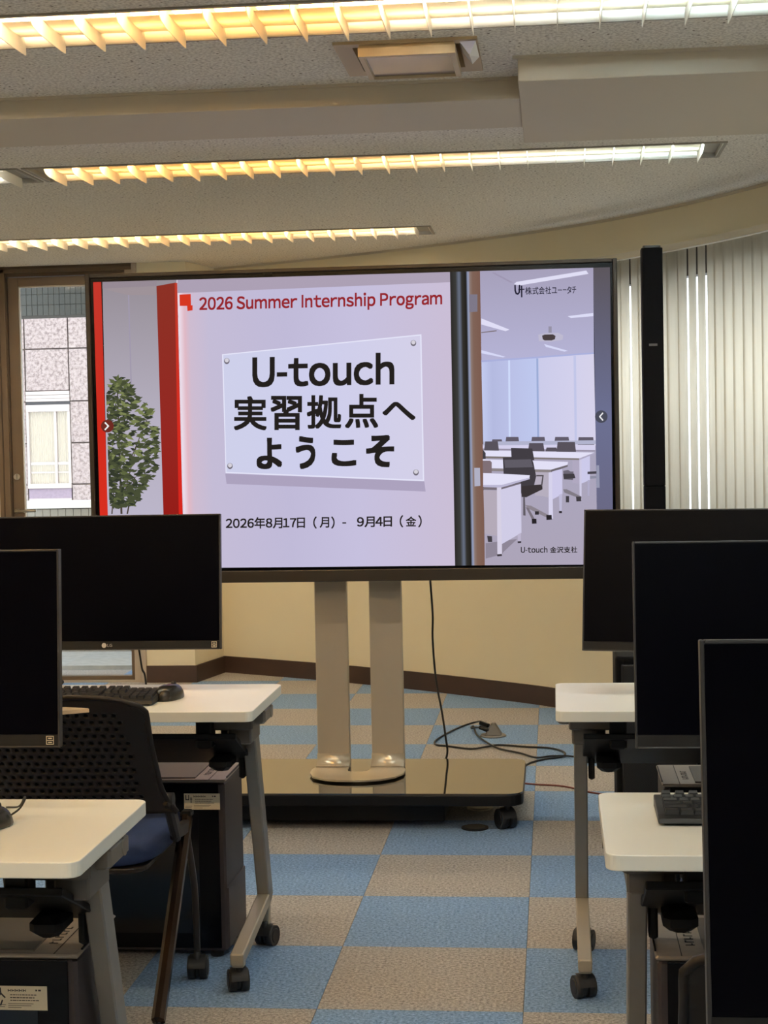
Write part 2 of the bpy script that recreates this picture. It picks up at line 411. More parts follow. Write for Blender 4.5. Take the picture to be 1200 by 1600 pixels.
# ------------------------------------------------------------------ vertical blind
BZ0, BZ1 = .955, 2.205
bl = empty('vertical_blind', (curve_at(3.3)[0].x, curve_at(3.3)[0].y, BZ0)); tag(bl, 'cream vertical fabric blind hanging along the curved window at right', 'blind')
hr = strip(WS0 + .02, WS1 - .05, BZ1, BZ1 + .028, .045, .08, 'head_rail', mat('blind_rail', (214, 206, 188), .5)); hr.parent = bl; hr.location = -Vector(bl.location)
def slat(s0, s1, tilt):
    p0, T, N = curve_at(s0, .062 + tilt); p1, T2, N2 = curve_at(s1, .062 - tilt)
    q = MB(); n = 4; vs = []; fs = []
    for i in range(n + 1):
        t = i / n; p = p0.lerp(p1, t) + N * (.006 * math.sin(PI * t))
        for z in (BZ0, BZ1 - .004): vs.append((p.x - bl.location.x, p.y - bl.location.y, z - BZ0))
        if i: a = 2 * (i - 1); fs.append((a, a + 2, a + 3, a + 1))
    q.add(vs, fs, None, True)
    o = q.build('slat', M_slat, bl); m = o.modifiers.new('thick', 'SOLIDIFY'); m.thickness = .0008
    # hanger clip
    return o
gaps = [3.065, 3.508, 3.580, 3.651]
bounds = [2.34 + .0725 * k for k in range(11)] + [3.14, 3.215, 3.29, 3.362, 3.435, 3.508, 3.580, 3.651, 3.727, 3.797, 3.87, 3.947, 4.022, 4.097]
while bounds[-1] < WS1 - .1: bounds.append(bounds[-1] + .075)
for a, b in zip(bounds, bounds[1:]):
    lo = any(abs(a - g) < .004 for g in gaps); hi = any(abs(b - g) < .004 for g in gaps)
    slat(a + (.007 if lo else -.006), b - (.006 if hi else -.006), .0 if (lo or hi) else .009)

# ------------------------------------------------------------------ recessed louvre lights
def tube_material(name, stops, s):
    m = bpy.data.materials.new(name); m.use_nodes = True; nt = m.node_tree; nt.nodes.clear()
    e = nt.nodes.new('ShaderNodeEmission'); o = nt.nodes.new('ShaderNodeOutputMaterial'); g = nt.nodes.new('ShaderNodeNewGeometry')
    sp = nt.nodes.new('ShaderNodeSeparateXYZ'); mr = nt.nodes.new('ShaderNodeMapRange'); r = nt.nodes.new('ShaderNodeValToRGB')
    x0, x1 = stops[0][0], stops[-1][0]; mr.inputs[1].default_value = x0; mr.inputs[2].default_value = x1
    el = r.color_ramp.elements
    while len(el) < len(stops): el.new(.5)
    for k, (x, c) in enumerate(stops): el[k].position = (x - x0) / (x1 - x0); el[k].color = (*c, 1)
    nt.links.new(g.outputs['Position'], sp.inputs[0]); nt.links.new(sp.outputs[0], mr.inputs[0]); nt.links.new(mr.outputs[0], r.inputs[0]); nt.links.new(r.outputs[0], e.inputs[0])
    e.inputs[1].default_value = s; nt.links.new(e.outputs[0], o.inputs[0]); return m
WARM, MID, COOL = (1.0, .56, .17), (1.0, .74, .42), (.76, .95, .97)
M_cover = translucent('lamp_cover', (226, 220, 208), .5)
def ceiling_light(x0, x1, yc, stops, label, n_bl, joint=None):
    r = empty('ceiling_light', ((x0 + x1) / 2, yc, ZC)); L = (x1 - x0) / 2
    tag(r, label, 'ceiling light', 'recessed louvred ceiling lights')
    q = MB(); t = .002; D_ = .045
    q.box(-L, L, -FW + .004, FW - .004, D_, D_ + .003)
    q.box(-L, L, -FW, -FW + .004, -.003, D_ + .003); q.box(-L, L, FW - .004, FW, -.003, D_ + .003)
    q.box(-L, -L + .004, -FW, FW, -.003, D_); q.box(L - .004, L, -FW, FW, -.003, D_)
    q.build('housing', M_louv, r)
    q = MB(); q.box(-L - .012, L + .012, -FW - .014, -FW, -.005, .001); q.box(-L - .012, L + .012, FW, FW + .006, -.004, .001)
    q.box(-L - .012, -L, -FW, FW, -.004, .001); q.box(L, L + .012, -FW, FW, -.004, .001)
    q.build('rim', mat('fixture_rim_grey', (150, 142, 130), .5), r)
    q = MB(); q.cyl((-L + .07, -FW + .028, .024), (L - .07, -FW + .028, .024), .0125, 12)
    q.build('lamp_tube', tube_material('lamp', stops, TUBE), r)
    q = MB(); q.box(-L + .004, -L + .07, -FW + .008, FW - .008, .012, .044); q.box(L - .07, L - .004, -FW + .008, FW - .008, .012, .044)
    if joint: 
        for j in joint: q.box(j - x0 - L - .03, j - x0 - L + .03, -FW + .008, -FW + .05, .008, .044)
    q.build('lamp_holder', M_dsteel if False else mat('fixture_end_grey', (158, 154, 146), .5), r)
    # lower side reflectors
    q = MB()
    q.add([(-L + .07, FW - .005, -.001), (L - .07, FW - .005, -.001), (L - .07, FW - .03, .034), (-L + .07, FW - .03, .034)], [(0, 1, 2, 3)])
    o = q.build('side_reflector', M_louv, r); m = o.modifiers.new('t', 'SOLIDIFY'); m.thickness = .0015
    q = MB(); q.box(-L + .071, L - .071, -.045, FW - .045, .014, .0155); q.build('centre_cover', M_cover, r)
    q = MB(); q.cyl((-L + .07, .045, .033), (L - .07, .045, .033), .0095, 10); q.build('lamp_tube', tube_material('lamp', stops, TUBE * .7), r)  # hidden second tube, added to brighten the cover and side reflector
    # cross blades: plates across the fixture with a rounded belly
    q = MB(); prof = []
    for k in range(13):
        a = k / 12; yy = -FW + .006 + (2 * FW - .012) * a
        prof.append((yy, -.012 - .012 * min(1, 4.5 * min(a * 1.6, 1.0)) if True else 0))
    prof = [(-FW + .006, .030)] + [(-FW + .006, .0), (-FW + .012, -.010), (-FW + .03, -.019), (-FW + .07, -.024), (0, -.026), (FW - .05, -.026), (FW - .012, -.025), (FW - .006, -.022)] + [(FW - .006, .0), (FW - .028, .036)]
    n = len(prof); w_ = .0012
    vs = [(-w_, y, z) for y, z in prof] + [(w_, y, z) for y, z in prof]
    q.add(vs, [tuple(range(n)), tuple(reversed(range(n, 2 * n)))] + [(j, n + j, n + (j + 1) % n, (j + 1) % n) for j in range(n)])
    tmp = q.build('blade', M_louv); me = tmp.data; bpy.data.objects.remove(tmp)
    for k in range(n_bl):
        x = -L + .07 + (2 * L - .14) * k / (n_bl - 1)
        obj_from_mesh('blade', me, r, (x, 0, 0))
    q = MB()
    for x in (-L + .28, -.05, L - .32): q.cyl((x, -.02, .046), (x, -.02, .036), .010, 12); q.cyl((x, -.02, .037), (x, -.02, .033), .005, 8)
    q.build('screw', mat('screw_zinc', (170, 160, 140), .4, metal=.5), r)
    return r
for k, (x0, x1, yc) in enumerate(FIX):
    if yc > 4: st = [(-3.2, (1, .86, .66)), (-2.75, (1, .82, .58)), (-2.2, MID), (-1.5, WARM), (-.9, MID), (-.5, (1, .85, .62))]; lb = 'short louvred ceiling light farthest away, above the left part of the big display'; nb = 24
    elif yc > 2 and x1 < 0: st = [(-3.6, COOL), (-1.9, (1, .97, .9))]; lb = 'white-lit louvred ceiling light at the left edge, just left of the middle warm one'; nb = 15
    elif yc > 2: st = [(-1.9, (1, .72, .40)), (-1.5, WARM), (-.9, WARM), (-.3, MID), (-.02, (.96, .97, .90)), (.35, (.72, .93, 1.0)), (.7, (.72, .93, 1.0))]; lb = 'long louvred ceiling light just beyond the beam, second from the top'; nb = 24
    elif yc > 0 and x1 < 0: st = [(-3.6, COOL), (-1.9, (1, .93, .8))]; lb = 'louvred ceiling light left of the nearest long one, outside the frame'; nb = 15
    elif yc > 0: st = [(-1.9, (1, .93, .8)), (-1.2, MID), (-.85, WARM), (-.45, WARM), (-.2, (1, .84, .58)), (-.02, (.96, .97, .90)), (.35, (.72, .93, 1.0)), (.7, (.72, .93, 1.0))]; lb = 'nearest long louvred ceiling light across the top edge'; nb = 24
    elif x1 < 0: st = [(-3.6, WARM), (-1.9, WARM)] if yc > -3 else [(-3.6, (1, .82, .58)), (-1.9, (1, .82, .58))]; lb = 'shorter louvred ceiling light at left, above the %s' % ('nearest monitor\'s row' if yc > -3 else 'viewer'); nb = 15
    else: st = ([(-1.9, WARM), (-.7, WARM), (-.35, MID), (-.1, (1, .90, .72)),] if yc > -3 else [(-1.9, (1, .80, .54)), (-.9, (1, .86, .66)), (-.4, (.98, .93, .82))]) + [ (0, (.92, .97, .94)), (.7, (.70, .92, 1.0))]; lb = 'long louvred ceiling light outside the frame, above the %s' % ('nearest monitor\'s row' if yc > -3 else 'viewer'); nb = 24
    ceiling_light(x0, x1, yc, st, lb, nb, [(x0 + x1) / 2] if nb == 24 else None)

# ------------------------------------------------------------------ ceiling diffuser
vent = empty('ceiling_vent', ((ACX0 + ACX1) / 2, (ACY0 + ACY1) / 2, ZC)); tag(vent, 'square beige ceiling air diffuser with a dropped centre panel near the casing corner', 'ceiling vent')
M_vent = mat('vent_beige', (188, 166, 132), .5)
hx, hy = (ACX1 - ACX0) / 2, (ACY1 - ACY0) / 2
q = MB()
def ringq(q, a, az, b_, bz):
    (ax, ay), (bx, by) = a, b_
    vs = [(-ax, -ay, az), (ax, -ay, az), (ax, ay, az), (-ax, ay, az), (-bx, -by, bz), (bx, -by, bz), (bx, by, bz), (-bx, by, bz)]
    q.add(vs, [(j, (j + 1) % 4, 4 + (j + 1) % 4, 4 + j) for j in range(4)])
ringq(q, (hx + .012, hy + .012), .0, (hx + .012, hy + .012), -.008); ringq(q, (hx + .012, hy + .012), -.008, (hx - .035, hy - .035), -.006)
ringq(q, (hx - .035, hy - .035), -.006, (hx - .055, hy - .055), .06)
q.build('outer_frame', M_vent, vent)
q = MB(); q.box(-hx, hx, -hy, hy, .06, .07); q.build('plenum', M_black2, vent)
q = MB(); ix, iy, iz = .128, .145, -.038
ringq(q, (ix, iy), iz, (ix - .014, iy - .014), iz - .001); ringq(q, (ix, iy), iz + .022, (ix, iy), iz); ringq(q, (ix - .014, iy - .014), iz - .001, (ix - .016, iy - .016), iz + .010)
ringq(q, (ix - .03, iy - .03), .05, (ix, iy), iz + .022)
fr = q.build('inner_frame', mat('vent_frame_pale', (190, 170, 138), .45), vent, loc=(.004, -.032, 0))
q = MB(); q.box(-ix + .015, ix - .015, -iy + .015, iy - .015, iz + .006, iz + .008); q.build('centre_panel', mat('frosted_metal', (150, 148, 148), .22, metal=.8), vent, loc=(.004, -.032, 0))
q = MB(); vs = []; 
cr_ = [(hx - .035, -hy + .01, -.007), (hx + .008, -hy - .004, -.010), (hx + .010, hy - .18, -.012), (hx - .012, hy - .10, -.013), (hx - .03, -hy + .13, -.012), (hx - .012, -hy + .09, -.026)]
q.add(cr_, [(0, 1, 5), (1, 2, 5), (2, 3, 5), (3, 4, 5), (4, 0, 5)]); o = q.build('crumpled_foil', mat('white_foil', (226, 222, 214), .3, metal=.3), vent)

# ------------------------------------------------------------------ text helpers
_tc = {}
def text_verts(s, bold=0.0):
    key = (s, bold)
    if key in _tc: return _tc[key]
    cu = bpy.data.curves.new('t', 'FONT'); cu.body = s; cu.size = 1; cu.offset = bold; cu.resolution_u = 4
    o = bpy.data.objects.new('t', cu); COL.objects.link(o); bpy.context.view_layer.update()
    me = bpy.data.meshes.new_from_object(o.evaluated_get(bpy.context.evaluated_depsgraph_get()))
    vs = [(a.co.x, a.co.y) for a in me.vertices]; fs = [tuple(p.vertices) for p in me.polygons]
    bpy.data.objects.remove(o); bpy.data.meshes.remove(me); _tc[key] = (vs, fs); return vs, fs
STRIKES = [(0, 0), (-1, -1), (1, -1), (-1, 1), (1, 1), (-1, 0), (1, 0), (0, 1), (0, -1)]
_ls = {}
def line_verts(s):
    """lay out a line with the full-width forms (the same sans face as the kanji), tightly spaced"""
    if s in _ls: return _ls[s]
    vs = []; fs = []; x = 0.0
    for ch in s:
        if ch == ' ': x += .24; continue
        if ch in '-I':
            a, b, c_, d = (.035, .285, .26, .325) if ch == '-' else (.10, .185, .0, .74)
            k = len(vs); vs += [(x + a, c_), (x + b, c_), (x + b, d), (x + a, d)]; fs.append((k, k + 1, k + 2, k + 3)); x += b + a; continue
        o = ord(ch); wide = not (33 <= o <= 126)
        g, f = text_verts(ch if wide else chr(o + 0xFEE0))
        a0 = min(p[0] for p in g); a1 = max(p[0] for p in g)
        sb = .04 if wide else (.075 if ch in 'UIPhinmrpub' else .045)
        if ch == '-': sb = .035
        if ch in '（）': sb = .02
        k = len(vs); x += sb
        vs += [(p[0] - a0 + x, p[1]) for p in g]; fs += [tuple(k + i for i in t) for t in f]
        x += a1 - a0 + (sb if ch not in 'rt' else .02)
    _ls[s] = (vs, fs); return _ls[s]
def text_to(q, s, P, bold=0.0, cap=None, strike=0.0):
    """P(u,v) maps the text's box (u along, v up; v in cap heights if cap is set) to a 3-D point"""
    vs, fs = line_verts(s)
    x0 = min(a for a, b in vs); x1 = max(a for a, b in vs); y0 = min(b for a, b in vs); y1 = max(b for a, b in vs)
    for dx, dy in STRIKES:
        out = []
        for a, b in vs:
            a2 = min(max(a + dx * strike, x0 - strike), x1 + strike); b2 = b + dy * strike
            out.append(P((a2 - x0 + strike) / (x1 - x0 + 2 * strike), (b2 / cap) if cap else (b2 - y0 + strike) / (y1 - y0 + 2 * strike)))
        q.add(out, fs)
        if strike == 0: break

# ------------------------------------------------------------------ big display on its wheeled stand
TX, TY = -.638, 2.03
tv = empty('display_stand', (TX, 2.13, 0)); tag(tv, 'large flat display showing a welcome slide, on a wheeled twin-column stand', 'display')
L0 = Vector(tv.location)
q = MB(); x0, x1, z0, z1 = -1.603 - TX, .327 - TX, .866, 2.003; yb = TY - L0.y
ax0, ax1, az0, az1 = -1.5655 - TX, .3005 - TX, .9215, 1.9725     # picture area
gx, gt, gb = .020, .016, .036       # black glass border around the picture
q.box(x0, ax0 - gx, yb, yb + .07, z0, z1); q.box(ax1 + gx * .5, x1, yb, yb + .07, z0, z1)
q.box(ax0 - gx, ax1 + gx * .5, yb, yb + .07, az1 + gt, z1); q.box(ax0 - gx, ax1 + gx * .5, yb, yb + .07, z0, az0 - .012)
q.box(x0 + .01, x1 - .01, yb + .0705, yb + .085, z0 + .01, z1 - .01)
q.build('display_frame', M_tvb, tv, bevel=.003)
q = MB(); q.box(ax0 - gx, ax1 + gx * .5, yb + .010, yb + .02, az0 - .012, az1 + gt)
screen = q.build('screen', mat('display_glass', (3, 3, 5), .2, spec=.12), tv)
q = MB(); q.box(-.30 - .0, -.27, yb - .002, yb + .0, z1 - .022, z1 - .014); q.build('sensor', M_black, tv)
YS = TY + .0098
def S(px, py, layer=0):
    p = on_plane_y(px, py, YS); return (p.x - L0.x, p.y - L0.y - .00035 * layer, p.z)
LAY = [0]
def poly(name, pts, m, layer):
    q = MB(); q.add([S(x, y, layer) for x, y in pts], [tuple(range(len(pts)))]); return q.build(name, m, screen)
def clampx(pts): return pts
EM = {}
def E_(c):
    if c not in EM: EM[c] = emit('pic_%d_%d_%d' % c, c)
    return EM[c]
def pic(name, items, layer):
    """items: list of (polygon, colour) on one layer -> one mesh"""
    q = MB(); mats = []
    for k, (pts, c) in enumerate(items):
        m = E_(c)
        if m not in mats: mats.append(m)
        q.cur = mats.index(m); q.add([S(x, y, layer + .1 * k) for x, y in pts], [tuple(range(len(pts)))])
    return q.build(name, mats, screen)
def grad(name, c_top, c_mid, c_bot, hl=None):
    """emission with a soft vertical ramp and a brighter middle, in object space of the screen (part of the slide's picture)"""
    m = bpy.data.materials.new(name); m.use_nodes = True; nt = m.node_tree; nt.nodes.clear()
    e = nt.nodes.new('ShaderNodeEmission'); o = nt.nodes.new('ShaderNodeOutputMaterial'); tc = nt.nodes.new('ShaderNodeTexCoord'); sp = nt.nodes.new('ShaderNodeSeparateXYZ')
    mr = nt.nodes.new('ShaderNodeMapRange'); mr.inputs[1].default_value = az0; mr.inputs[2].default_value = az1; r = nt.nodes.new('ShaderNodeValToRGB')
    el = r.color_ramp.elements; el.new(.5); el[0].color = (*lin(c_bot), 1); el[1].color = (*lin(c_mid), 1); el[2].color = (*lin(c_top), 1)
    nt.links.new(tc.outputs['Object'], sp.inputs[0]); nt.links.new(sp.outputs[2], mr.inputs[0]); nt.links.new(mr.outputs[0], r.inputs[0])
    e.inputs[1].default_value = PIC; nt.links.new(r.outputs[0], e.inputs[0]); nt.links.new(e.outputs[0], o.inputs[0]); return m
def hgrad(name, stops):
    m = bpy.data.materials.new(name); m.use_nodes = True; nt = m.node_tree; nt.nodes.clear()
    e = nt.nodes.new('ShaderNodeEmission'); o = nt.nodes.new('ShaderNodeOutputMaterial'); tc = nt.nodes.new('ShaderNodeTexCoord'); sp = nt.nodes.new('ShaderNodeSeparateXYZ')
    mr = nt.nodes.new('ShaderNodeMapRange'); xa, xb = stops[0][0], stops[-1][0]; mr.inputs[1].default_value = xa; mr.inputs[2].default_value = xb; r = nt.nodes.new('ShaderNodeValToRGB')
    el = r.color_ramp.elements
    while len(el) < len(stops): el.new(.5)
    for k, (x, c) in enumerate(stops): el[k].position = (x - xa) / (xb - xa); el[k].color = (*lin(c), 1)
    nt.links.new(tc.outputs['Object'], sp.inputs[0]); nt.links.new(sp.outputs[0], mr.inputs[0]); nt.links.new(mr.outputs[0], r.inputs[0])
    e.inputs[1].default_value = PIC; nt.links.new(r.outputs[0], e.inputs[0]); nt.links.new(e.outputs[0], o.inputs[0]); return m
def sx(px): return S(px, 650)[0]
TLp, TRp, BRp, BLp = (145.5, 441), (953, 417.5), (958.5, 881.5), (158.5, 889)
# layer 1: backgrounds
poly('picture_alcove', [(160, 440.5), (278, 437.2), (290, 887.6), (170, 889)], grad('pic_alcove', (150, 142, 150), (182, 176, 192), (190, 184, 206)), 1)
poly('picture_wall', [(276, 437.3), (703, 425), (711, 883.8), (288, 887.6)], hgrad('pic_wall', [(sx(280), (240, 236, 250)), (sx(292), (224, 184, 196)), (sx(300), (206, 188, 208)), (sx(330), (196, 188, 214)), (sx(450), (192, 186, 216)), (sx(560), (198, 192, 222)), (sx(700), (202, 190, 214))]), 1)
poly('picture_room_ceiling', [(750, 423.5), (927, 418.2), (928, 552), (752, 565)], grad('pic_ceil', (166, 160, 186), (190, 190, 228), (190, 190, 228)), 1)
poly('picture_room_windows', [(752, 565), (828, 559), (928, 551), (931, 696), (755, 696)], hgrad('pic_win', [(sx(752), (196, 204, 240)), (sx(770), (180, 186, 224)), (sx(796), (186, 192, 230)), (sx(838), (190, 200, 238)), (sx(845), (204, 204, 234)), (sx(890), (210, 208, 236)), (sx(930), (214, 210, 234))]), 1)
poly('picture_room_floor', [(755, 696), (931, 696), (934, 882), (757.5, 883.2)], grad('pic_floor', (176, 172, 202), (170, 166, 190), (172, 164, 184)), 1)
poly('picture_door_frame', [(703, 425), (750, 423.5), (757.5, 883.2), (711, 883.8)], hgrad('pic_frame', [(sx(703), (96, 92, 92)), (sx(708), (46, 44, 42)), (sx(716), (60, 60, 58)), (sx(721), (104, 112, 130)), (sx(725), (52, 50, 46)), (sx(732), (34, 32, 28)), (sx(735), (150, 160, 190)), (sx(738), (140, 120, 112)), (sx(742), (128, 100, 88)), (sx(753), (124, 92, 80))]), 1)
poly('picture_door_edge', [(927, 418.2), (953, 417.5), (958.5, 881.5), (933.5, 882)], grad('pic_edge', (92, 86, 92), (108, 112, 146), (104, 100, 124)), 1)
# layer 2
pic('picture_alcove_lines', [([(160, 440.5), (245, 438), (244, 449), (200, 461), (160, 451)], (150, 138, 148)), ([(160, 451), (200, 461), (244, 461), (244.5, 449), (244.5, 447)], (158, 146, 152)),
     ([(200, 461), (202, 461), (206, 600), (204, 600)], (160, 152, 172))], 2)
poly('picture_red_strip', [(145.5, 441), (158, 440.6), (171, 888.8), (158.5, 889)], grad('pic_red_strip', (196, 56, 44), (206, 44, 30), (222, 48, 34)), 2)
poly('picture_red_pillar', [(244.5, 447), (274.5, 441.5), (288.5, 887.6), (258, 888)], grad('pic_pillar', (140, 50, 38), (148, 40, 34), (150, 20, 16)), 2)
poly('picture_red_pillar_edge', [(273, 442), (277, 442), (287.5, 887.6), (281, 887.7)], grad('pic_pillar_edge', (190, 60, 44), (216, 44, 32), (216, 34, 28)), 3)
pic('picture_wall_band', [([(277, 437.3), (703, 425), (703.3, 441), (277.5, 458)], (172, 160, 180))], 2)
# leaves of the picture's plant
q = MB(); pm = [E_((72, 78, 54)), E_((94, 102, 64)), E_((52, 58, 44)), E_((124, 132, 84)), E_((74, 64, 54))]
rnd = random.Random(3)
def clipx(x, y): return max(x, 159.5 + (y - 440) * .0285 + 1.5)
for (a, b, w_) in (((183, 590), (190, 803), 1.6), ((180, 740), (175, 803), 1), ((210, 745), (199, 803), 1.2), ((215, 690), (190, 790), 1.2), ((232, 650), (195, 740), 1), ((225, 730), (200, 760), .8)):
    q.cur = 4; q.add([S(clipx(a[0] - w_ / 2, a[1]), a[1], 3), S(a[0] + w_ / 2, a[1], 3), S(b[0] + w_, b[1], 3), S(b[0] - w_, b[1], 3)], [(0, 1, 2, 3)])
for k in range(640):
    y = 594 + 196 * (k / 640) ** .85 + rnd.uniform(-6, 6); t = (y - 590) / 200
    half = 10 + 48 * min(1, t * 2.2) if t < .7 else 58 - 70 * (t - .7) / .3 * .55
    x = 190 + rnd.uniform(-1, 1) * half + (6 if .2 < t < .6 else 0)
    x = min(x, 244 + 5 * t - 3)
    if x < 165: x = rnd.uniform(165, 200)
    ln = rnd.uniform(10, 18); a = rnd.choice((rnd.uniform(-.5, .6), PI - rnd.uniform(-.5, .6))) if rnd.random() < .8 else rnd.uniform(0, PI)
    dx, dy = math.cos(a) * ln / 2, math.sin(a) * ln / 2 * (1 if rnd.random() < .5 else -1); w_ = ln * .19; nx, ny = -dy / (ln / 2) * w_, dx / (ln / 2) * w_
    q.cur = rnd.choice((0, 0, 1, 2, 2, 0, 3 if y < 720 else 0)); ly = 3 + .01 * k / 10
    pts = [(x - dx, y - dy), (x - dx * .2 + nx, y - dy * .2 + ny), (x + dx, y + dy), (x - dx * .2 - nx, y - dy * .2 - ny)]
    q.add([S(clipx(px_, py_), py_, ly) for px_, py_ in pts], [(0, 1, 2, 3)])
for (x, y, a, ln) in ((188, 596, 1.2, 14), (196, 604, .9, 13), (176, 596, 2.5, 15), (184, 590, 1.3, 11), (235, 641, .3, 16), (240, 678, .3, 16)):
    dx, dy = math.cos(a) * ln / 2, -math.sin(a) * ln / 2; w_ = ln * .22; nx, ny = -dy / (ln / 2) * w_, dx / (ln / 2) * w_
    q.cur = 1; q.add([S(px_, py_, 4) for px_, py_ in [(x - dx, y - dy), (x + nx, y + ny), (x + dx, y + dy), (x - nx, y - ny)]], [(0, 1, 2, 3)])
q.build('picture_plant', pm, screen)
# sign board
pic('picture_sign_shadow', [([(352, 740), (663, 752), (665, 768), (354, 756)], (172, 162, 190))], 2)
pic('picture_sign_edge', [([(347, 553.5), (658.5, 522.3), (662.8, 752), (352.6, 739.2)], (228, 228, 248))], 3)
poly('picture_sign', [(349, 555), (656.5, 524.5), (660.8, 749.6), (354, 737.4)], hgrad('pic_sign', [(sx(349), (206, 208, 234)), (sx(500), (206, 206, 236)), (sx(660), (212, 208, 232))]), 4)
q = MB(); sm_ = [E_((150, 146, 158)), E_((214, 210, 220)), E_((110, 104, 116))]
for (x, y) in ((354.5, 564), (646, 536), (359.5, 728), (650, 738)):
    for rr, c_, oy, l_ in ((4.6, 0, 0, 5), (4.0, 2, 1, 5.5), (3.2, 1, -.8, 6)):
        q.cur = c_; q.add([S(x + rr * math.cos(t * PI / 6), y + oy + rr * math.sin(t * PI / 6), l_) for t in range(12)], [tuple(range(12))])
q.build('picture_studs', sm_, screen)
# red mark
pic('picture_mark', [([(280.5, 460.5), (298, 459.3), (298.5, 477), (301, 477), (301, 485), (293, 486), (292.5, 478), (281, 478)], (214, 56, 34))], 3)
# writing on the slide
CAPU = .74
def write(name, s, bl_, br, h, colour, layer, bold=0.0, cap=CAPU):
    q = MB()
    def P(u, v_):
        x = bl_[0] + (br[0] - bl_[0]) * u; y = bl_[1] + (br[1] - bl_[1]) * u - h * v_; return S(x, y, layer)
    text_to(q, s, P, 0, cap, bold); return q.build(name, E_(colour), screen)
def glyphs(name, items, colour, layer, bold=0.0):
    q = MB()
    for s, x0, y0, x1, y1 in items:
        text_to(q, s, lambda u, v_: S(x0 + (x1 - x0) * u, y1 - (y1 - y0) * v_, layer), 0, None, bold)
    return q.build(name, E_(colour), screen)
DK = (36, 32, 30)
write('heading_text', '2026 Summer Internship Program', (311.4, 484), (691, 475.0), 18.7, (150, 38, 44), 3, .024)
write('sign_text', 'U-touch', (394.4, 603.2), (616.3, 599.0), 43.5, DK, 7, .026)
for _g in [('実', 365.5, 619, 417, 672.4), ('習', 423, 618.5, 472, 672), ('拠', 479.5, 617.5, 533.5, 670), ('点', 539, 615.5, 591, 669), ('へ', 597.5, 628, 649.4, 656.5)]: glyphs('sign_character', [_g], DK, 7, .022)
for _g in [('よ', 401, 684, 441, 733), ('う', 462, 681.5, 493, 733), ('こ', 518, 687, 556.8, 728.5), ('そ', 572, 679.5, 616, 730)]: glyphs('sign_character', [_g], DK, 7, .034)
write('date_text', '2026年8月17日', (352.8, 824.6), (476.6, 823.2), 13.6, DK, 3, .022)
glyphs('date_text', [('（', 489.5, 807, 495, 826), ('月', 499.5, 808, 514.5, 824.5), ('）', 517.5, 807, 523, 826), ('-', 535, 816, 541, 818), ], DK, 3, .02)
write('date_text', '9月4日', (557.8, 822.2), (612.6, 821.2), 13.6, DK, 3, .022)
glyphs('date_text', [('（', 624.5, 805, 630, 824), ('金', 634, 807, 650.5, 822.5), ('）', 653.5, 805, 659, 824)], DK, 3, .02)
glyphs('company_text', [('株', 820.5, 448.5, 831, 460.5), ('式', 832, 448.3, 841.5, 460.2), ('会', 842, 448, 851, 459.8), ('社', 852, 447.8, 861, 459.4), ('ユ', 862, 449, 870.5, 458.2), ('ー', 871.5, 452.5, 878, 453.8), ('ー', 879.5, 452.2, 885, 453.5), ('タ', 885.6, 447.4, 893, 459), ('チ', 893.8, 447.2, 900.3, 458.6)], (40, 38, 56), 4, .012)
q = MB()
def stroke(pts, w_, layer):
    for (xa, ya), (xb, yb_) in zip(pts, pts[1:]):
        d = math.hypot(xb - xa, yb_ - ya); nx, ny = -(yb_ - ya) / d * w_ / 2, (xb - xa) / d * w_ / 2; ex, ey = (xb - xa) / d * w_ * .3, (yb_ - ya) / d * w_ * .3
        q.add([S(xa - ex + nx, ya - ey + ny, layer), S(xb + ex + nx, yb_ + ey + ny, layer), S(xb + ex - nx, yb_ + ey - ny, layer), S(xa - ex - nx, ya - ey - ny, layer)], [(0, 1, 2, 3)])
stroke([(804.7, 446), (805, 454), (806.5, 458.5), (809, 459.5), (811.3, 457), (811.8, 445.8)], 2.4, 4)
stroke([(815, 447), (815.2, 464)], 2.2, 4); stroke([(810.5, 452.5), (819, 452)], 1.8, 4)
q.build('company_mark', E_((34, 32, 50)), screen)
write('branch_text', 'U-touch', (813.8, 863.4), (855.4, 863.2), 8.6, DK, 6, .02)
glyphs('branch_text', [('金', 859.3, 854.4, 869.6, 863.8), ('沢', 870.2, 854.2, 880.4, 863.9), ('支', 880.9, 853.9, 891.4, 863.9), ('社', 892, 853.9, 902, 863.6)], DK, 6, .02)
# classroom drawn in the slide
WHT, BLW, DGR, MGR = (212, 208, 236), (226, 224, 246), (66, 62, 68), (110, 104, 118)
pic('picture_room_lights', [([(803, 444), (807, 440.5), (916, 422.7), (919.5, 428), (812, 446)], (224, 222, 244)), ([(887, 494), (927, 489), (927, 494), (892, 497)], (220, 220, 246)),
    ([(752, 497.5), (796, 515), (790, 517.5), (752, 507)], (224, 222, 246)), ([(752, 547), (790, 557.5), (786, 558.5), (752, 552)], (214, 216, 246)), ([(850, 537.5), (887, 548), (882, 549.5), (853, 542)], (214, 216, 246)),
    ([(752, 519), (776, 516), (776, 517.5), (752, 520.5)], (120, 108, 112)), ([(768, 426), (797, 441.5), (802, 441.5), (773, 426)], (158, 150, 176)),
    ([(752, 563), (828, 558), (928, 550.5), (928, 553), (828, 560.5), (752, 566)], (170, 176, 220))], 2)
pic('picture_room_mullions', [([(794, 562), (797, 562), (798, 694), (795, 694)], (206, 218, 250)), ([(838, 560), (841, 560), (842.5, 694), (839.5, 694)], (156, 172, 214)), ([(896, 556), (900, 556), (901.5, 692), (898, 692)], (194, 198, 232)),
    ([(755, 690), (931, 688), (931, 694), (755, 696)], (178, 180, 206))], 2)
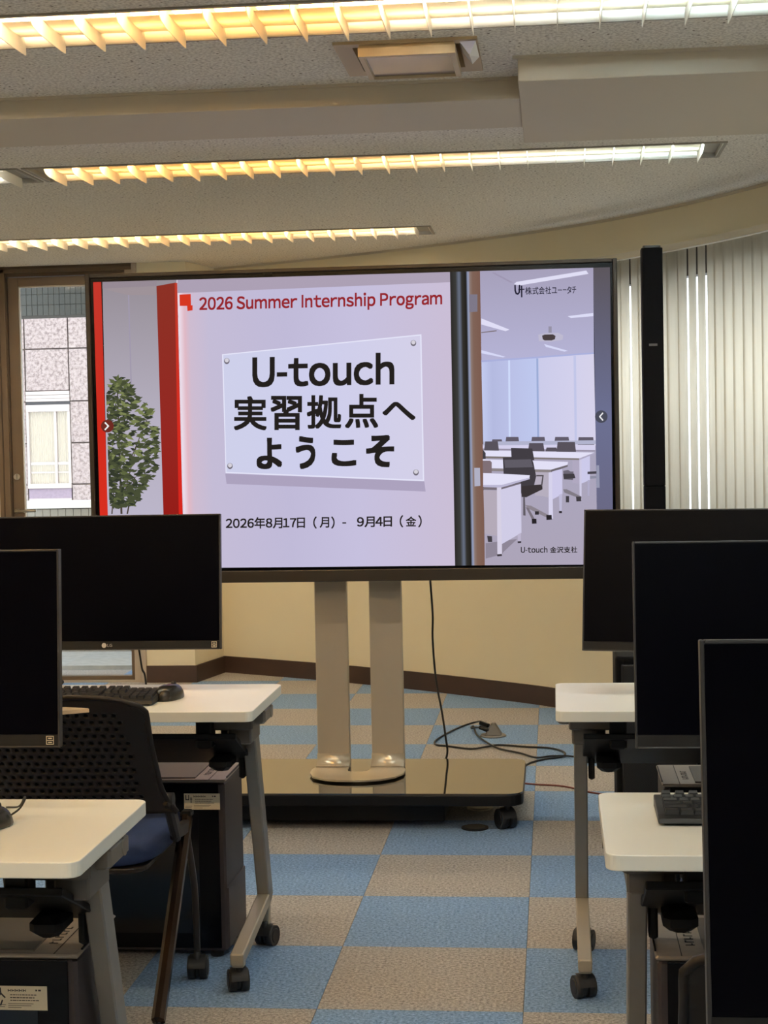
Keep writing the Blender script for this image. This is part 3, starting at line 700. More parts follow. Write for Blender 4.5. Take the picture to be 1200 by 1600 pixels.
pic('picture_projector', [([(857, 510), (862, 510), (862, 520), (857, 520)], (150, 146, 166)), ([(841, 523), (852, 520.5), (872, 520), (880, 524), (879, 531), (860, 534), (842, 533)], (190, 186, 208)),
    ([(847, 524.5), (851, 522.8), (864, 522.5), (868, 525), (867, 530), (862, 532), (851, 532), (848, 530)], (74, 64, 66))], 4)
def T(x, y): return (740 + x / 5.217, 660 + y / 5.217)
R_ = []
def R(pts, c): R_.append(([T(*p) for p in pts], c))
for (x, y, w_, h_) in ((145, 138, 92, 34), (258, 118, 115, 56), (468, 118, 118, 56), (657, 118, 125, 52), (848, 120, 135, 62)): R([(x + 8, y), (x + w_ - 8, y), (x + w_, y + h_), (x, y + h_)], (98, 92, 106))
R([(75, 178), (992, 186), (992, 226), (75, 212)], WHT); R([(75, 212), (992, 226), (992, 236), (75, 222)], (150, 142, 162))
for (x, y, w_, h_) in ((85, 155, 122, 75), (443, 168, 135, 70), (585, 205, 100, 32), (675, 160, 160, 80)): R([(x + 10, y), (x + w_ - 10, y), (x + w_, y + h_), (x, y + h_)], (88, 82, 92))
R([(75, 228), (985, 245), (945, 270), (860, 292), (75, 275)], BLW); R([(75, 276), (860, 293), (860, 306), (75, 292)], (128, 120, 118)); R([(860, 293), (985, 246), (985, 256), (862, 306)], (176, 170, 196))
R([(805, 306), (862, 306), (862, 500), (805, 492)], (176, 168, 192)); R([(862, 306), (880, 300), (880, 632), (864, 632)], (206, 202, 228)); R([(880, 300), (948, 272), (948, 470), (880, 498)], (204, 202, 234)); R([(930, 470), (946, 470), (944, 598), (930, 598)], (176, 172, 200))
R([(305, 208), (478, 212), (495, 308), (310, 308)], DGR); R([(75, 220), (98, 250), (98, 298), (75, 298)], DGR)
R([(75, 300), (770, 322), (765, 345), (630, 385), (75, 372)], BLW); R([(75, 373), (630, 386), (630, 408), (75, 395)], (140, 132, 134)); R([(630, 386), (768, 346), (768, 360), (632, 408)], (110, 104, 110))
R([(500, 405), (612, 408), (612, 612), (560, 600), (500, 596)], (182, 174, 190)); R([(612, 408), (640, 405), (648, 785), (612, 785)], (214, 210, 236)); R([(640, 400), (722, 378), (724, 585), (642, 628)], (206, 202, 234)); R([(696, 590), (722, 580), (718, 735), (700, 735)], (190, 186, 214)); R([(696, 722), (720, 722), (720, 740), (696, 740)], (44, 40, 44))
R([(730, 395), (770, 388), (790, 400), (815, 400), (810, 470), (735, 465)], MGR); R([(730, 420), (820, 418), (830, 455), (735, 462)], DGR); R([(730, 545), (760, 545), (880, 605), (878, 625), (740, 572)], (130, 124, 134)); R([(835, 605), (875, 605), (878, 642), (838, 644)], DGR); R([(752, 600), (778, 600), (778, 652), (752, 652)], DGR)
R([(75, 312), (135, 312), (148, 325), (148, 412), (75, 412)], (128, 112, 118))
R([(238, 285), (470, 280), (488, 330), (510, 440), (490, 525), (385, 580), (245, 425)], DGR); R([(250, 305), (468, 300), (484, 365), (256, 370)], (96, 92, 102)); R([(385, 520), (560, 505), (562, 545), (430, 610), (392, 608)], (58, 52, 54)); R([(510, 428), (572, 428), (560, 520), (548, 520), (560, 440), (512, 440)], (84, 78, 84))
R([(404, 610), (418, 610), (424, 760), (404, 758)], (96, 90, 98)); R([(420, 672), (470, 680), (630, 765), (615, 785), (440, 700)], (140, 132, 142)); R([(424, 690), (450, 700), (500, 790), (480, 800)], (120, 112, 122))
R([(592, 755), (636, 755), (638, 792), (594, 795)], (40, 36, 40)); R([(474, 786), (512, 786), (514, 824), (476, 826)], (40, 36, 40)); R([(500, 725), (532, 725), (532, 752), (500, 752)], (50, 46, 50))
R([(78, 412), (458, 430), (456, 450), (228, 510), (78, 510)], BLW); R([(78, 510), (228, 511), (456, 450), (458, 462), (230, 530), (78, 526)], (188, 184, 212)); R([(78, 528), (228, 532), (225, 552), (78, 548)], (120, 110, 118)); R([(222, 532), (384, 487), (384, 502), (222, 552)], (116, 108, 120))
R([(80, 552), (192, 555), (192, 925), (90, 905)], (180, 170, 184)); R([(190, 530), (226, 530), (232, 1080), (194, 1080)], (214, 208, 228)); R([(220, 548), (386, 500), (390, 900), (230, 992)], (208, 204, 230)); R([(358, 915), (386, 900), (386, 975), (362, 980)], (188, 180, 204)); R([(190, 1075), (230, 1072), (232, 1088), (194, 1092)], (60, 54, 60)); R([(358, 970), (388, 968), (388, 982), (360, 984)], (50, 46, 52))
R([(98, 985), (356, 950), (240, 1060), (236, 1075), (98, 1110)], (142, 134, 150)); R([(110, 925), (150, 928), (152, 975), (118, 975)], (64, 60, 66))
# draw order: each shape one step nearer than the last
q = MB(); mats = []
order = list(range(len(R_)))
for k, (pts, c) in enumerate(R_):
    m = E_(c)
    if m not in mats: mats.append(m)
    q.cur = mats.index(m)
    # the table shadow goes under everything
    ly = 1.5 if k == len(R_) - 2 else 2 + 3 * k / len(R_)
    q.add([S(x, y, ly) for x, y in pts], [tuple(range(len(pts)))])
q.build('picture_tables_and_chairs', mats, screen)
pic('picture_hinge', [([(733, 460), (746, 460), (746, 487), (733.5, 488)], (126, 120, 136))], 4)
pic('picture_hinge', [([(741, 731), (750, 731), (750.5, 759), (741.5, 760)], (176, 176, 196))], 4)
pic('picture_door_handle', [([(918, 737), (936, 736), (936, 740), (918, 741)], (70, 66, 76)), ([(922, 744), (936, 743.5), (936, 747), (922, 748)], (140, 140, 160)), ([(932, 727), (936, 727), (937, 762), (932, 762)], (150, 152, 176))], 4)
q = MB()
for (x, y) in ((939.5, 651),):
    q.cur = 0; q.add([S(x + 9.8 * math.cos(t * PI / 12), y + 9.8 * math.sin(t * PI / 12), 4) for t in range(24)], [tuple(range(24))])
q.cur = 1
stroke([(941.8, 645.5), (937, 651), (941.8, 656.5)], 2.0, 5)
q.build('slide_button', [E_((74, 76, 90)), E_((236, 236, 240))], screen)
q = MB(); q.cur = 0; q.add([S(168 + 10 * math.cos(t * PI / 12), 665.8 + 10 * math.sin(t * PI / 12), 5) for t in range(24)], [tuple(range(24))]); q.cur = 1
stroke([(164.5, 660.5), (169.6, 665.8), (164.5, 671.2)], 2.2, 6)
q.build('slide_button', [E_((110, 44, 36)), E_((240, 240, 240))], screen)

# twin columns with swept foot
def column(xc):
    q = MB(); w_ = .061
    prof = [(2.16, 1.45), (2.16, .225), (2.155, .195), (2.14, .172), (2.11, .160), (2.06, .155)]
    return xc, prof
for n_, xc in enumerate((-.7525, -.5455)):
    q = MB(); q.box(xc - .0615 - TX, xc + .0615 - TX, 2.255 - L0.y, 2.29 - L0.y, .139, 1.5)
    o = q.build('column', M_alu, tv, bevel=.004)
# foot: one sheet sweeping forward with a U notch between the columns
q = MB()
def arc_prof(t):   # t 0..1 from column face down and forward
    a = t * PI / 2; R0 = .042; return (2.2535 - R0 * (1 - math.cos(a)), .192 - R0 * math.sin(a))
xs_l = -.812 - TX; xs_r = -.474 - TX
for (a, b) in ((-.815 - TX, -.690 - TX), (-.608 - TX, -.484 - TX)):
    vs = []; fs = []
    for i in range(9):
        y, z = arc_prof(i / 8)
        for x in (a, b): vs.append((x, y - L0.y, z + .004))
        for x in (a, b): vs.append((x, y - L0.y + .004, z - .0))
        if i:
            k0 = 4 * (i - 1); k1 = 4 * i
            fs += [(k0, k0 + 1, k1 + 1, k1), (k0 + 2, k1 + 2, k1 + 3, k0 + 3), (k0, k1, k1 + 2, k0 + 2), (k0 + 1, k0 + 3, k1 + 3, k1 + 1)]
    q.add(vs, fs, None, True)
pts = [(a - TX, b - L0.y) for a, b in [(-.815, 2.212), (-.690, 2.212), (-.690, 2.16), (-.683, 2.135), (-.668, 2.125), (-.630, 2.125), (-.615, 2.135), (-.608, 2.16), (-.608, 2.212), (-.484, 2.212), (-.472, 2.17), (-.474, 2.10), (-.50, 2.03), (-.55, 1.985), (-.60, 1.968), (-.645, 1.963), (-.70, 1.968), (-.75, 1.985), (-.80, 2.03), (-.822, 2.10), (-.824, 2.17)]]
q.prism(list(reversed(pts)), .146, .152)
q.build('swept_foot', mat('polished_aluminium', (214, 200, 178), .3, metal=.6), tv)
q = MB(); q.box(-.86 - TX, -.42 - TX, 2.116 - L0.y, 2.254 - L0.y, 1.05, 1.4); q.build('mounting_plate', M_black2, tv)
q = MB(); q.prism(rounded(-1.245 - TX, -.031 - TX, 1.80 - L0.y, 2.44 - L0.y, .055), .095, .1345, smooth=False)
q.build('base', mat('base_black', (12, 12, 14), .4, spec=.25), tv, bevel=.004)
q = MB(); q.prism(rounded(-1.243 - TX, -.033 - TX, 1.802 - L0.y, 2.438 - L0.y, .054), .1346, .139, smooth=False)
q.build('glass_top', mat('gloss_base', (30, 27, 24), .05, spec=.9, coat=1.0), tv)
q = MB(); q.box(-1.2 - TX, -.31 - TX, 1.88 - L0.y, 2.30 - L0.y, .024, .0945); q.build('underframe', M_black2, tv, bevel=.004)
def caster(par, x, y, r=.03, top=.07, rz=0.0, wide=.05, m=None):
    q = MB(); m = m or M_rubber
    c, s_ = math.cos(rz), math.sin(rz); A = Vector((c, s_, 0))
    o0 = Vector((x, y, r)) + Vector((-s_, c, 0)) * .012
    for sg in (-1, 1):
        q.cyl(o0 + A * sg * .006, o0 + A * sg * (wide / 2), r, 20); q.cyl(o0 + A * sg * (wide / 2), o0 + A * sg * (wide / 2 + .002), r * .72, 20, r * .62)
    ob = q.build('caster', m, par)
    q = MB()
    q.cyl((x, y, r * 1.2), (x, y, top), .009, 12); q.cyl(o0 - A * .005, o0 + A * .005, r * .85, 16)
    h = []
    for k in range(9):
        a = PI * (.05 + .62 * k / 8); h.append((math.cos(a) * (r + .004), math.sin(a) * (r + .004)))
    vs = []
    for (u, v_) in h:
        for sg in (-1, 1): p = o0 + Vector((-s_, c, 0)) * (-u) + Vector((0, 0, v_)) + A * sg * wide * .42; vs.append(p)
    q.add(vs, [(2 * k, 2 * k + 1, 2 * k + 3, 2 * k + 2) for k in range(8)], None, True)
    hood = q.build('caster_hood', m, ob)
    return ob
for (x, y) in ((-.09, 1.87), (-1.19, 1.87), (-.09, 2.36), (-1.19, 2.36)): caster(tv, x - TX, y - L0.y, .036, .098, .5, .056)

# ------------------------------------------------------------------ cables and floor fittings
def smooth_path(P, n=8): return catmull(P, n)
pc = [on_plane_y(672, 905, 2.48), on_plane_y(676, 960, 2.48), on_plane_y(676, 1000, 2.48), on_plane_y(681, 1060, 2.48), on_plane_y(690, 1110, 2.48), on_plane_y(696, 1150, 2.48), on_plane_y(698, 1182, 2.48)]
P = [tuple(on_plane_y(671, 885, 2.2))] + [tuple(p) for p in pc] + [(-.388, 2.49, .05), (-.385, 2.52, .006), (-.36, 2.7, .006), (-.30, 2.9, .006)]
q = MB(); q.tube(smooth_path(P), .0042)
tag(q.build('power_cord', M_cable), 'black power cord hanging straight down behind the big display', 'cord')
P = [(-.235, 3.72, .045), (-.262, 3.80, .05), (-.30, 3.96, .02), (-.36, 3.93, .006), (-.417, 3.753, .006), (-.46, 3.557, .006), (-.452, 3.455, .006), (-.40, 3.42, .006), (-.293, 3.354, .006), (-.224, 3.384, .009), (-.169, 3.444, .006), (-.05, 3.40, .006), (.059, 3.366, .006), (.118, 3.27, .006), (.11, 3.17, .006), (.04, 3.12, .006), (-.03, 3.02, .006), (-.06, 2.9, .006), (-.12, 2.75, .006)]
q = MB(); q.tube(smooth_path(P), .0045)
tag(q.build('power_cord', M_cable), 'black cord looping wide on the carpet from the floor outlet towards the display stand', 'cord')
P = [(-.225, 3.66, .035), (-.27, 3.70, .04), (-.31, 3.80, .02), (-.305, 3.92, .006), (-.28, 3.70, .006), (-.22, 3.45, .014), (-.166, 3.36, .006), (-.07, 3.25, .006), (.0, 3.15, .006), (.07, 3.15, .013), (.16, 3.17, .006), (.26, 3.05, .006), (.36, 2.7, .006), (.43, 2.25, .02), (.44, 1.99, .05)]
q = MB(); q.tube(smooth_path(P), .0042)
tag(q.build('power_cord', M_cable), 'thinner black cord running from the floor outlet right towards the speaker', 'cord')
P = [(-.12, 2.66, .004), (-.003, 2.608, .004), (.11, 2.572, .004), (.22, 2.455, .004), (.303, 2.41, .004), (.5, 2.3, .004), (.8, 2.1, .004)]
q = MB(); q.tube(smooth_path(P), .0035); tag(q.build('network_cord', M_cred), 'thin reddish brown cord on the carpet right of the display stand', 'cord')
po = empty('floor_outlet', (-.205, 3.70, 0)); tag(po, 'cone-shaped metal pop-up floor outlet with two black plugs', 'floor outlet')
q = MB(); q.cyl((0, 0, 0), (0, 0, .008), .062, 28, .056); q.build('base_ring', mat('outlet_metal', (128, 124, 118), .4, metal=.4), po)
q = MB(); q.prism([(-.038, -.035), (.038, -.035), (.038, .035), (-.038, .035)], .008, .010); 
q.add([(-.036, -.034, .01), (.04, -.034, .01), (.04, .034, .01), (-.036, .034, .01), (-.006, -.018, .062), (.010, -.018, .062), (.010, .018, .062), (-.006, .018, .062)], [(0, 1, 5, 4), (1, 2, 6, 5), (2, 3, 7, 6), (3, 0, 4, 7), (4, 5, 6, 7)])
q.build('outlet_body', mat('outlet_steel', (112, 108, 102), .4, metal=.4), po)
for dy, zz in ((-.02, .030), (.02, .044)):
    q = MB(); q.bar((-.02, dy, zz), (-.062, dy + .02, zz + .012), .022, .018, .003, (0, 1, 0)); q.build('plug', M_black, po)
def floor_cover(x, y, m, lb):
    r = empty('floor_cover', (x, y, 0)); tag(r, lb, 'floor cover')
    q = MB(); n = 32
    q.cyl((0, 0, 0), (0, 0, .004), .048, n); q.build('ring', m, r)
    q = MB(); q.cyl((0, 0, .004), (0, 0, .006), .036, n); q.build('lid', mat('lid', (58, 54, 50) if m is M_black else (188, 176, 154), .5), r)
floor_cover(-.204, 1.88, M_black, 'round black floor cover on the carpet in front of the display stand')
floor_cover(-.20, 2.195, mat('cover_beige', (196, 184, 160), .5), 'round beige floor cover under the display stand base')

# ------------------------------------------------------------------ folding desks
def make_desk(L=1.2, mirror=False):
    r = empty('folding_desk'); y0, y1, zt = 0, .462, .72; x0, x1 = 0, L
    q = MB(); q.prism(rounded(x0, x1, y0, y1, .022), zt - .026, zt, smooth=False)
    q.build('tabletop', M_lam, r, bevel=.0018)
    for sx_, xc in ((1, .062), (-1, L - .062)):
        X = lambda a: xc + a * sx_         # +a goes to the desk's middle
        q = MB()
        q.bar((xc, .305, .628), (xc, .475, .125), .034, .056, .003); q.build('leg', M_steel, r)
        q = MB()
        q.bar((xc, .050, .088), (xc, .482, .138), .034, .032, .003); q.bar((xc, .075, .066), (xc, .075, .09), .030, .032, .002); q.bar((xc, .465, .06), (xc, .465, .12), .026, .026, .002); q.build('foot', mat('foot_steel', (176, 168, 152), .38, metal=.4), r)
        q = MB()
        lo, hi = sorted((X(-.022), X(.040))); q.box(lo, hi, .20, .33, .602, .6935, .004)
        lo, hi = sorted((X(-.030), X(.085))); q.box(lo, hi, .18, .30, .642, .693, .004)
        lo, hi = sorted((X(.030), X(.062))); q.box(lo, hi, .22, .28, .605, .66, .003)
        q.build('hinge_bracket', mat('bracket_grey', (112, 108, 104), .45, metal=.4), r)
        q = MB(); lo, hi = sorted((X(-.058), X(-.02))); q.box(lo, hi, .21, .335, .652, .690, .006); q.cyl((X(-.060), .30, .672), (X(-.052), .30, .672), .016, 16); q.build('fold_lever', mat('lever_grey', (126, 120, 114), .45, metal=.3), r)
        q = MB(); lo, hi = sorted((X(.020), X(.036))); q.box(lo, hi, .32, .37, .489, .62, .004); q.build('lock_arm', M_black2, r)
        caster(r, xc, .075, .028, .07, .35); caster(r, xc, .455, .028, .07, -.3)
        q = MB(); lo, hi = sorted((X(.07), X(.112))); q.box(lo, hi, .15, .20, .60, .6935, .004); q.build('panel_bracket', M_black2, r)
        q = MB(); lo, hi = sorted((X(.040), X(.100))); q.box(lo, hi, .235, .32, .524, .562, .012); q.build('panel_hinge', M_black2, r)
    q = MB(); q.bar((L / 2, .135, .636), (L / 2, .376, .528), L - .135, .014, .002); q.build('modesty_panel', M_black2, r)
    return r
d0 = make_desk()
desks = [(-.650 - 1.2, .038, 'white folding desk at left in the far row, mouse and keyboard on it'),
         (-.664 - 1.2, -1.411, 'white folding desk at the lower left, in the near row'),
         (.088, .025, 'white folding desk at right in the far row, in front of the speaker'),
         (.1645, -1.345, 'white folding desk at the lower right with a keyboard at its left end'),
         (.20, -2.80, 'white folding desk below the nearest monitor, beyond the bottom edge')]
DK_ = []
for k, (x, y, lb) in enumerate(desks):
    r = d0 if k == 0 else copy_tree(d0)
    r.location = (x, y, 0); tag(r, lb, 'desk', 'folding desks on casters'); DK_.append(r)

# ------------------------------------------------------------------ monitors
MW, MH = .612, .360
def make_monitor(pole_dx, logo, sticker, tilt, low=0.0):
    """root on the desk top; the panel's centre is .30 m above; local y+ points away from the viewer"""
    r = empty('monitor'); zc = .29
    Rx = Matrix.Translation((0, 0, zc)) @ Matrix.Rotation(-tilt, 4, 'X')
    def B(name, m, f, bevel=0.0, par=None):
        q = MB(); f(q); q.v = [tuple(Rx @ Vector(p)) for p in q.v]; return q.build(name, m, par or r, bevel=bevel)
    w, h = MW / 2, MH / 2
    B('bezel', M_bez, lambda q: (q.box(-w, -w + .004, 0, .018, -h, h), q.box(w - .004, w, 0, .018, -h, h), q.box(-w + .004, w - .004, 0, .018, h - .004, h), q.box(-w + .004, w - .004, 0, .018, -h, -h + .003)), .0012)
    B('screen', M_scr, lambda q: q.box(-w + .004, w - .004, .0015, .006, -h + .024, h - .004))
    B('chin', M_chin, lambda q: q.box(-w + .004, w - .004, .0005, .006, -h + .003, -h + .0235))
    B('back_cover', M_black, lambda q: (q.box(-w + .003, w - .003, .0061, .022, -h + .003, h - .003, .004), q.box(-.16, .16, .022, .055, -.12, .12, .012)), 0)
    if logo:
        def lg(q):
            for t in (0,):
                q.add([(-.011 + .0065 * math.cos(a * PI / 8), .0001, -h + .0125 + .0065 * math.sin(a * PI / 8)) for a in range(16)], [tuple(range(16))])
            text_to(q, 'LG', lambda u, v_: Vector((-.002 + .013 * u, .0001, -h + .0085 + .008 * v_)), .01)
        B('maker_badge', mat('badge_grey', (196, 190, 186), .5), lg)
    if sticker:
        def st(q):
            a = w - .012; z0_ = -h + .006
            for x_, zz in ((a - .013, z0_), (a, z0_)): q.box(x_ - .0006, x_ + .0006, -.0003, .0004, z0_, z0_ + .0145)
            for zz in (z0_, z0_ + .007, z0_ + .0145): q.box(a - .0135, a + .0005, -.0003, .0004, zz - .0006, zz + .0006)
            q.box(a - .010, a - .003, -.0003, .0004, z0_ + .0095, z0_ + .0118); q.box(a - .010, a - .003, -.0003, .0004, z0_ + .0022, z0_ + .0044)
        B('corner_sticker', mat('sticker_cream', (210, 198, 176), .6), st)
    # arm and clamp
    q = MB(); q.cyl((pole_dx, .10, .012), (pole_dx, .10, zc + .03), .016, 16); q.build('pole', M_black, r)
    q = MB(); q.box(pole_dx - .035, pole_dx + .035, .03, .125, 0, .012, .003); q.build('clamp', M_black, r)
    q = MB()
    if abs(pole_dx) > .05: q.bar((pole_dx, .10, zc + .01), (0, .095, zc + .0), .03, .03, .004, (0, 0, 1))
    q.box(-.05, .05, .052, .075, zc - .05, zc + .05, .003); q.cyl((0, .06, zc), (0, .115, zc), .018, 14); q.build('arm', M_black, r)
    return r
def place_monitor(x, y, zb, yaw, tilt, lb, pole=.0, logo=False, sticker=False, scale=1.0):
    r = make_monitor(pole, logo, sticker, tilt); r.location = (x, y, .72); r.rotation_euler = (0, 0, yaw)
    tag(r, lb, 'monitor', 'black monitors on the desks'); return r
R_L2 = place_monitor(-1.098, .395, 0, 0, math.radians(5), 'black monitor at left in the far row, in front of the display\'s lower left corner', pole=-.20, logo=True, sticker=True)
place_monitor(-1.112, -1.01, 0, 0, math.radians(4), 'black monitor at the left edge in the near row, hiding part of the chair back', sticker=True)
place_monitor(.462, .25, 0, math.radians(-12), math.radians(9), 'black monitor turned slightly left at right in the far row, in front of the speaker')
place_monitor(.533, -1.03, 0, math.radians(-1.5), math.radians(7), 'black monitor at right, second from the camera, above the lower right keyboard')
place_monitor(.528, -2.44, 0, 0, math.radians(6), 'nearest black monitor, at the lower right edge')
# pale shelf tip behind the near left monitor
sh = MB(); sh.prism([(-1.15, -.93), (-.84, -.93), (-.785, -.90), (-.79, -.893), (-1.15, -.80)], .874, .8815); o = sh.build('shelf_board', mat('pale_wood', (206, 176, 140), .5), None, bevel=.001)
mon = [c for c in COL.objects if c.name.startswith('monitor') and c.parent is None][1]
o.name = 'shelf_board'; o.parent = mon; o.location = -Vector(mon.location)
q = MB(); q.box(-1.14, -1.10, -.96, -.85, .858, .874); o2 = q.build('shelf_bracket', M_black, mon, loc=-Vector(mon.location))
# video cable behind far left monitor
q = MB(); P = [on_plane_y(210, 985, .50), on_plane_y(217, 1015, .50), on_plane_y(222, 1045, .50)]; a = [tuple(p) for p in P]
q.tube(smooth_path(a + [(a[-1][0] + .004, .515, .74), (a[-1][0] + .006, .525, .66), (a[-1][0] + .0, .515, .63)]), .003, 6)
o = q.build('monitor_cable', M_cable); o.parent = R_L2; o.location = -Vector(R_L2.location)

# ------------------------------------------------------------------ keyboards and mice
def make_keyboard():
    r = empty('keyboard'); L, Dp = .44, .135
    q = MB()
    prof = [(-Dp / 2, .004), (-Dp / 2 + .004, .012), (-Dp / 2 + .022, .016), (Dp / 2 - .006, .026), (Dp / 2, .024), (Dp / 2, .004)]
    n = len(prof); vs = [(-L / 2, y, z) for y, z in prof] + [(L / 2, y, z) for y, z in prof]
    q.add(vs, [tuple(range(n)), tuple(reversed(range(n, 2 * n)))] + [(j, n + j, n + (j + 1) % n, (j + 1) % n) for j in range(n)])
    q.box(-L / 2 + .01, L / 2 - .01, -Dp / 2 + .01, Dp / 2 - .01, 0, .0041)
    q.build('body', M_key, r, bevel=.0015)
    def keymesh(w):
        k = MB(); a = w / 2; k.add([(-a, -.0082, 0), (a, -.0082, 0), (a, .0082, 0), (-a, .0082, 0), (-a + .0018, -.0062, .007), (a - .0018, -.0062, .007), (a - .0018, .0066, .0075), (-a + .0018, .0066, .0075)], [(0, 3, 2, 1), (4, 5, 6, 7), (0, 1, 5, 4), (1, 2, 6, 5), (2, 3, 7, 6), (3, 0, 4, 7)])
        t = k.build('key', M_key); me = t.data; bpy.data.objects.remove(t); return me
    km = {}
    slope = math.atan2(.010, Dp - .028)
    def key(x, row, w=.0172):
        if w not in km: km[w] = keymesh(w)
        y = -Dp / 2 + .026 + row * .0188; z = .0158 + (y + Dp / 2 - .022) * .0935
        obj_from_mesh('key', km[w], r, (x, y, z), (slope, 0, 0))
    x0 = -L / 2 + .012
    # main block
    widths = [[.024, .022, .022, .112, .022, .022, .022, .024], [.040] + [.0172] * 10 + [.050], [.031] + [.0172] * 11 + [.0400], [.026] + [.0172] * 12 + [.026], [.0172] * 13 + [.034]]
    for row, ws in enumerate(widths):
        x = x0; gap = .0019
        tot = sum(ws) + gap * (len(ws) - 1); sc = 1
        for w_ in ws: key(x + w_ / 2, row, w_); x += w_ + gap
    for k in range(12): key(x0 + .0086 + k * .0236, 5.15)
    xb = x0 + .285
    for k in range(3):
        key(xb + k * .0191 + .009, 0)
        if k == 1: key(xb + .0281, 1)
        for row in (3, 4): key(xb + k * .0191 + .009, row)
        key(xb + k * .0191 + .009, 5.15)
    xc = x0 + .348
    for k in range(4):
        for row in range(5): key(xc + k * .0191 + .0086, row)
    return r
kb = make_keyboard()
kbs = [(-1.140, .195, 0.0, 'black keyboard on the far left desk beside the mouse'), (.478, -1.085, 0.0, 'black keyboard on the lower right desk'), ]
for k, (x, y, a, lb) in enumerate(kbs):
    r = kb if k == 0 else copy_tree(kb); r.location = (x, y, .7205); r.rotation_euler = (0, 0, a); tag(r, lb, 'keyboard', 'black keyboards')
def make_mouse():
    r = empty('mouse'); q = MB(); nu, nv = 18, 10; vs = []; fs = []
    for i in range(nu):
        a = 2 * PI * i / nu; c, s_ = math.cos(a), math.sin(a)
        for j in range(nv + 1):
            t = j / nv; rr = math.cos(t * PI / 2) ** .55
            rx = .031 * rr; ry = .054 * rr; z = .004 + .034 * math.sin(t * PI / 2)
            x = (abs(c) ** .85) * math.copysign(1, c) * rx; y = s_ * ry - .006 * t
            vs.append((x, y, z))
    for i in range(nu):
        for j in range(nv):
            a, b = i * (nv + 1) + j, ((i + 1) % nu) * (nv + 1) + j; fs.append((a, b, b + 1, a + 1))
    q.add(vs, fs, None, True); q.add([(vs[i * (nv + 1)][0] * .97, vs[i * (nv + 1)][1] * .97, 0) for i in range(nu)], [tuple(reversed(range(nu)))])
    k0 = len(q.v) - nu
    for i in range(nu): q.f.append([k0 + i, k0 + (i + 1) % nu, ((i + 1) % nu) * (nv + 1), i * (nv + 1)]); q.mi.append(0); q.sm.append(True)
    q.build('shell', mat('mouse_black', (36, 32, 28), .25), r)
    q = MB(); q.cyl((-.004, .024, .0345), (.004, .024, .0345), .008, 14); q.build('scroll_wheel', M_rubber, r)
    q = MB(); q.tube(smooth_path([(0, .046, .010), (0, .054, .008), (-.004, .064, .004)]), .0017, 6); q.build('cord_stub', M_cable, r)
    return r
ms = make_mouse(); ms.location = (-.902, .245, .7205); ms.rotation_euler = (0, 0, -.25); tag(ms, 'black mouse right of the keyboard on the far left desk', 'mouse', 'black mice')
m2 = copy_tree(ms); m2.location = (-.892, -1.185, .7205); m2.rotation_euler = (0, 0, -.6); tag(m2, 'black mouse with a looped cord at the left edge of the lower left desk', 'mouse', 'black mice')
for c in list(m2.children):
    if c.name.startswith('cord_stub'): bpy.data.objects.remove(c)
q = MB(); q.tube(smooth_path([(0, .052, .012), (.004, .07, .022), (.0, .085, .034), (-.02, .10, .034), (-.05, .11, .012), (-.10, .12, .002)]), .0018, 6); q.build('looped_cord', M_cable, m2)

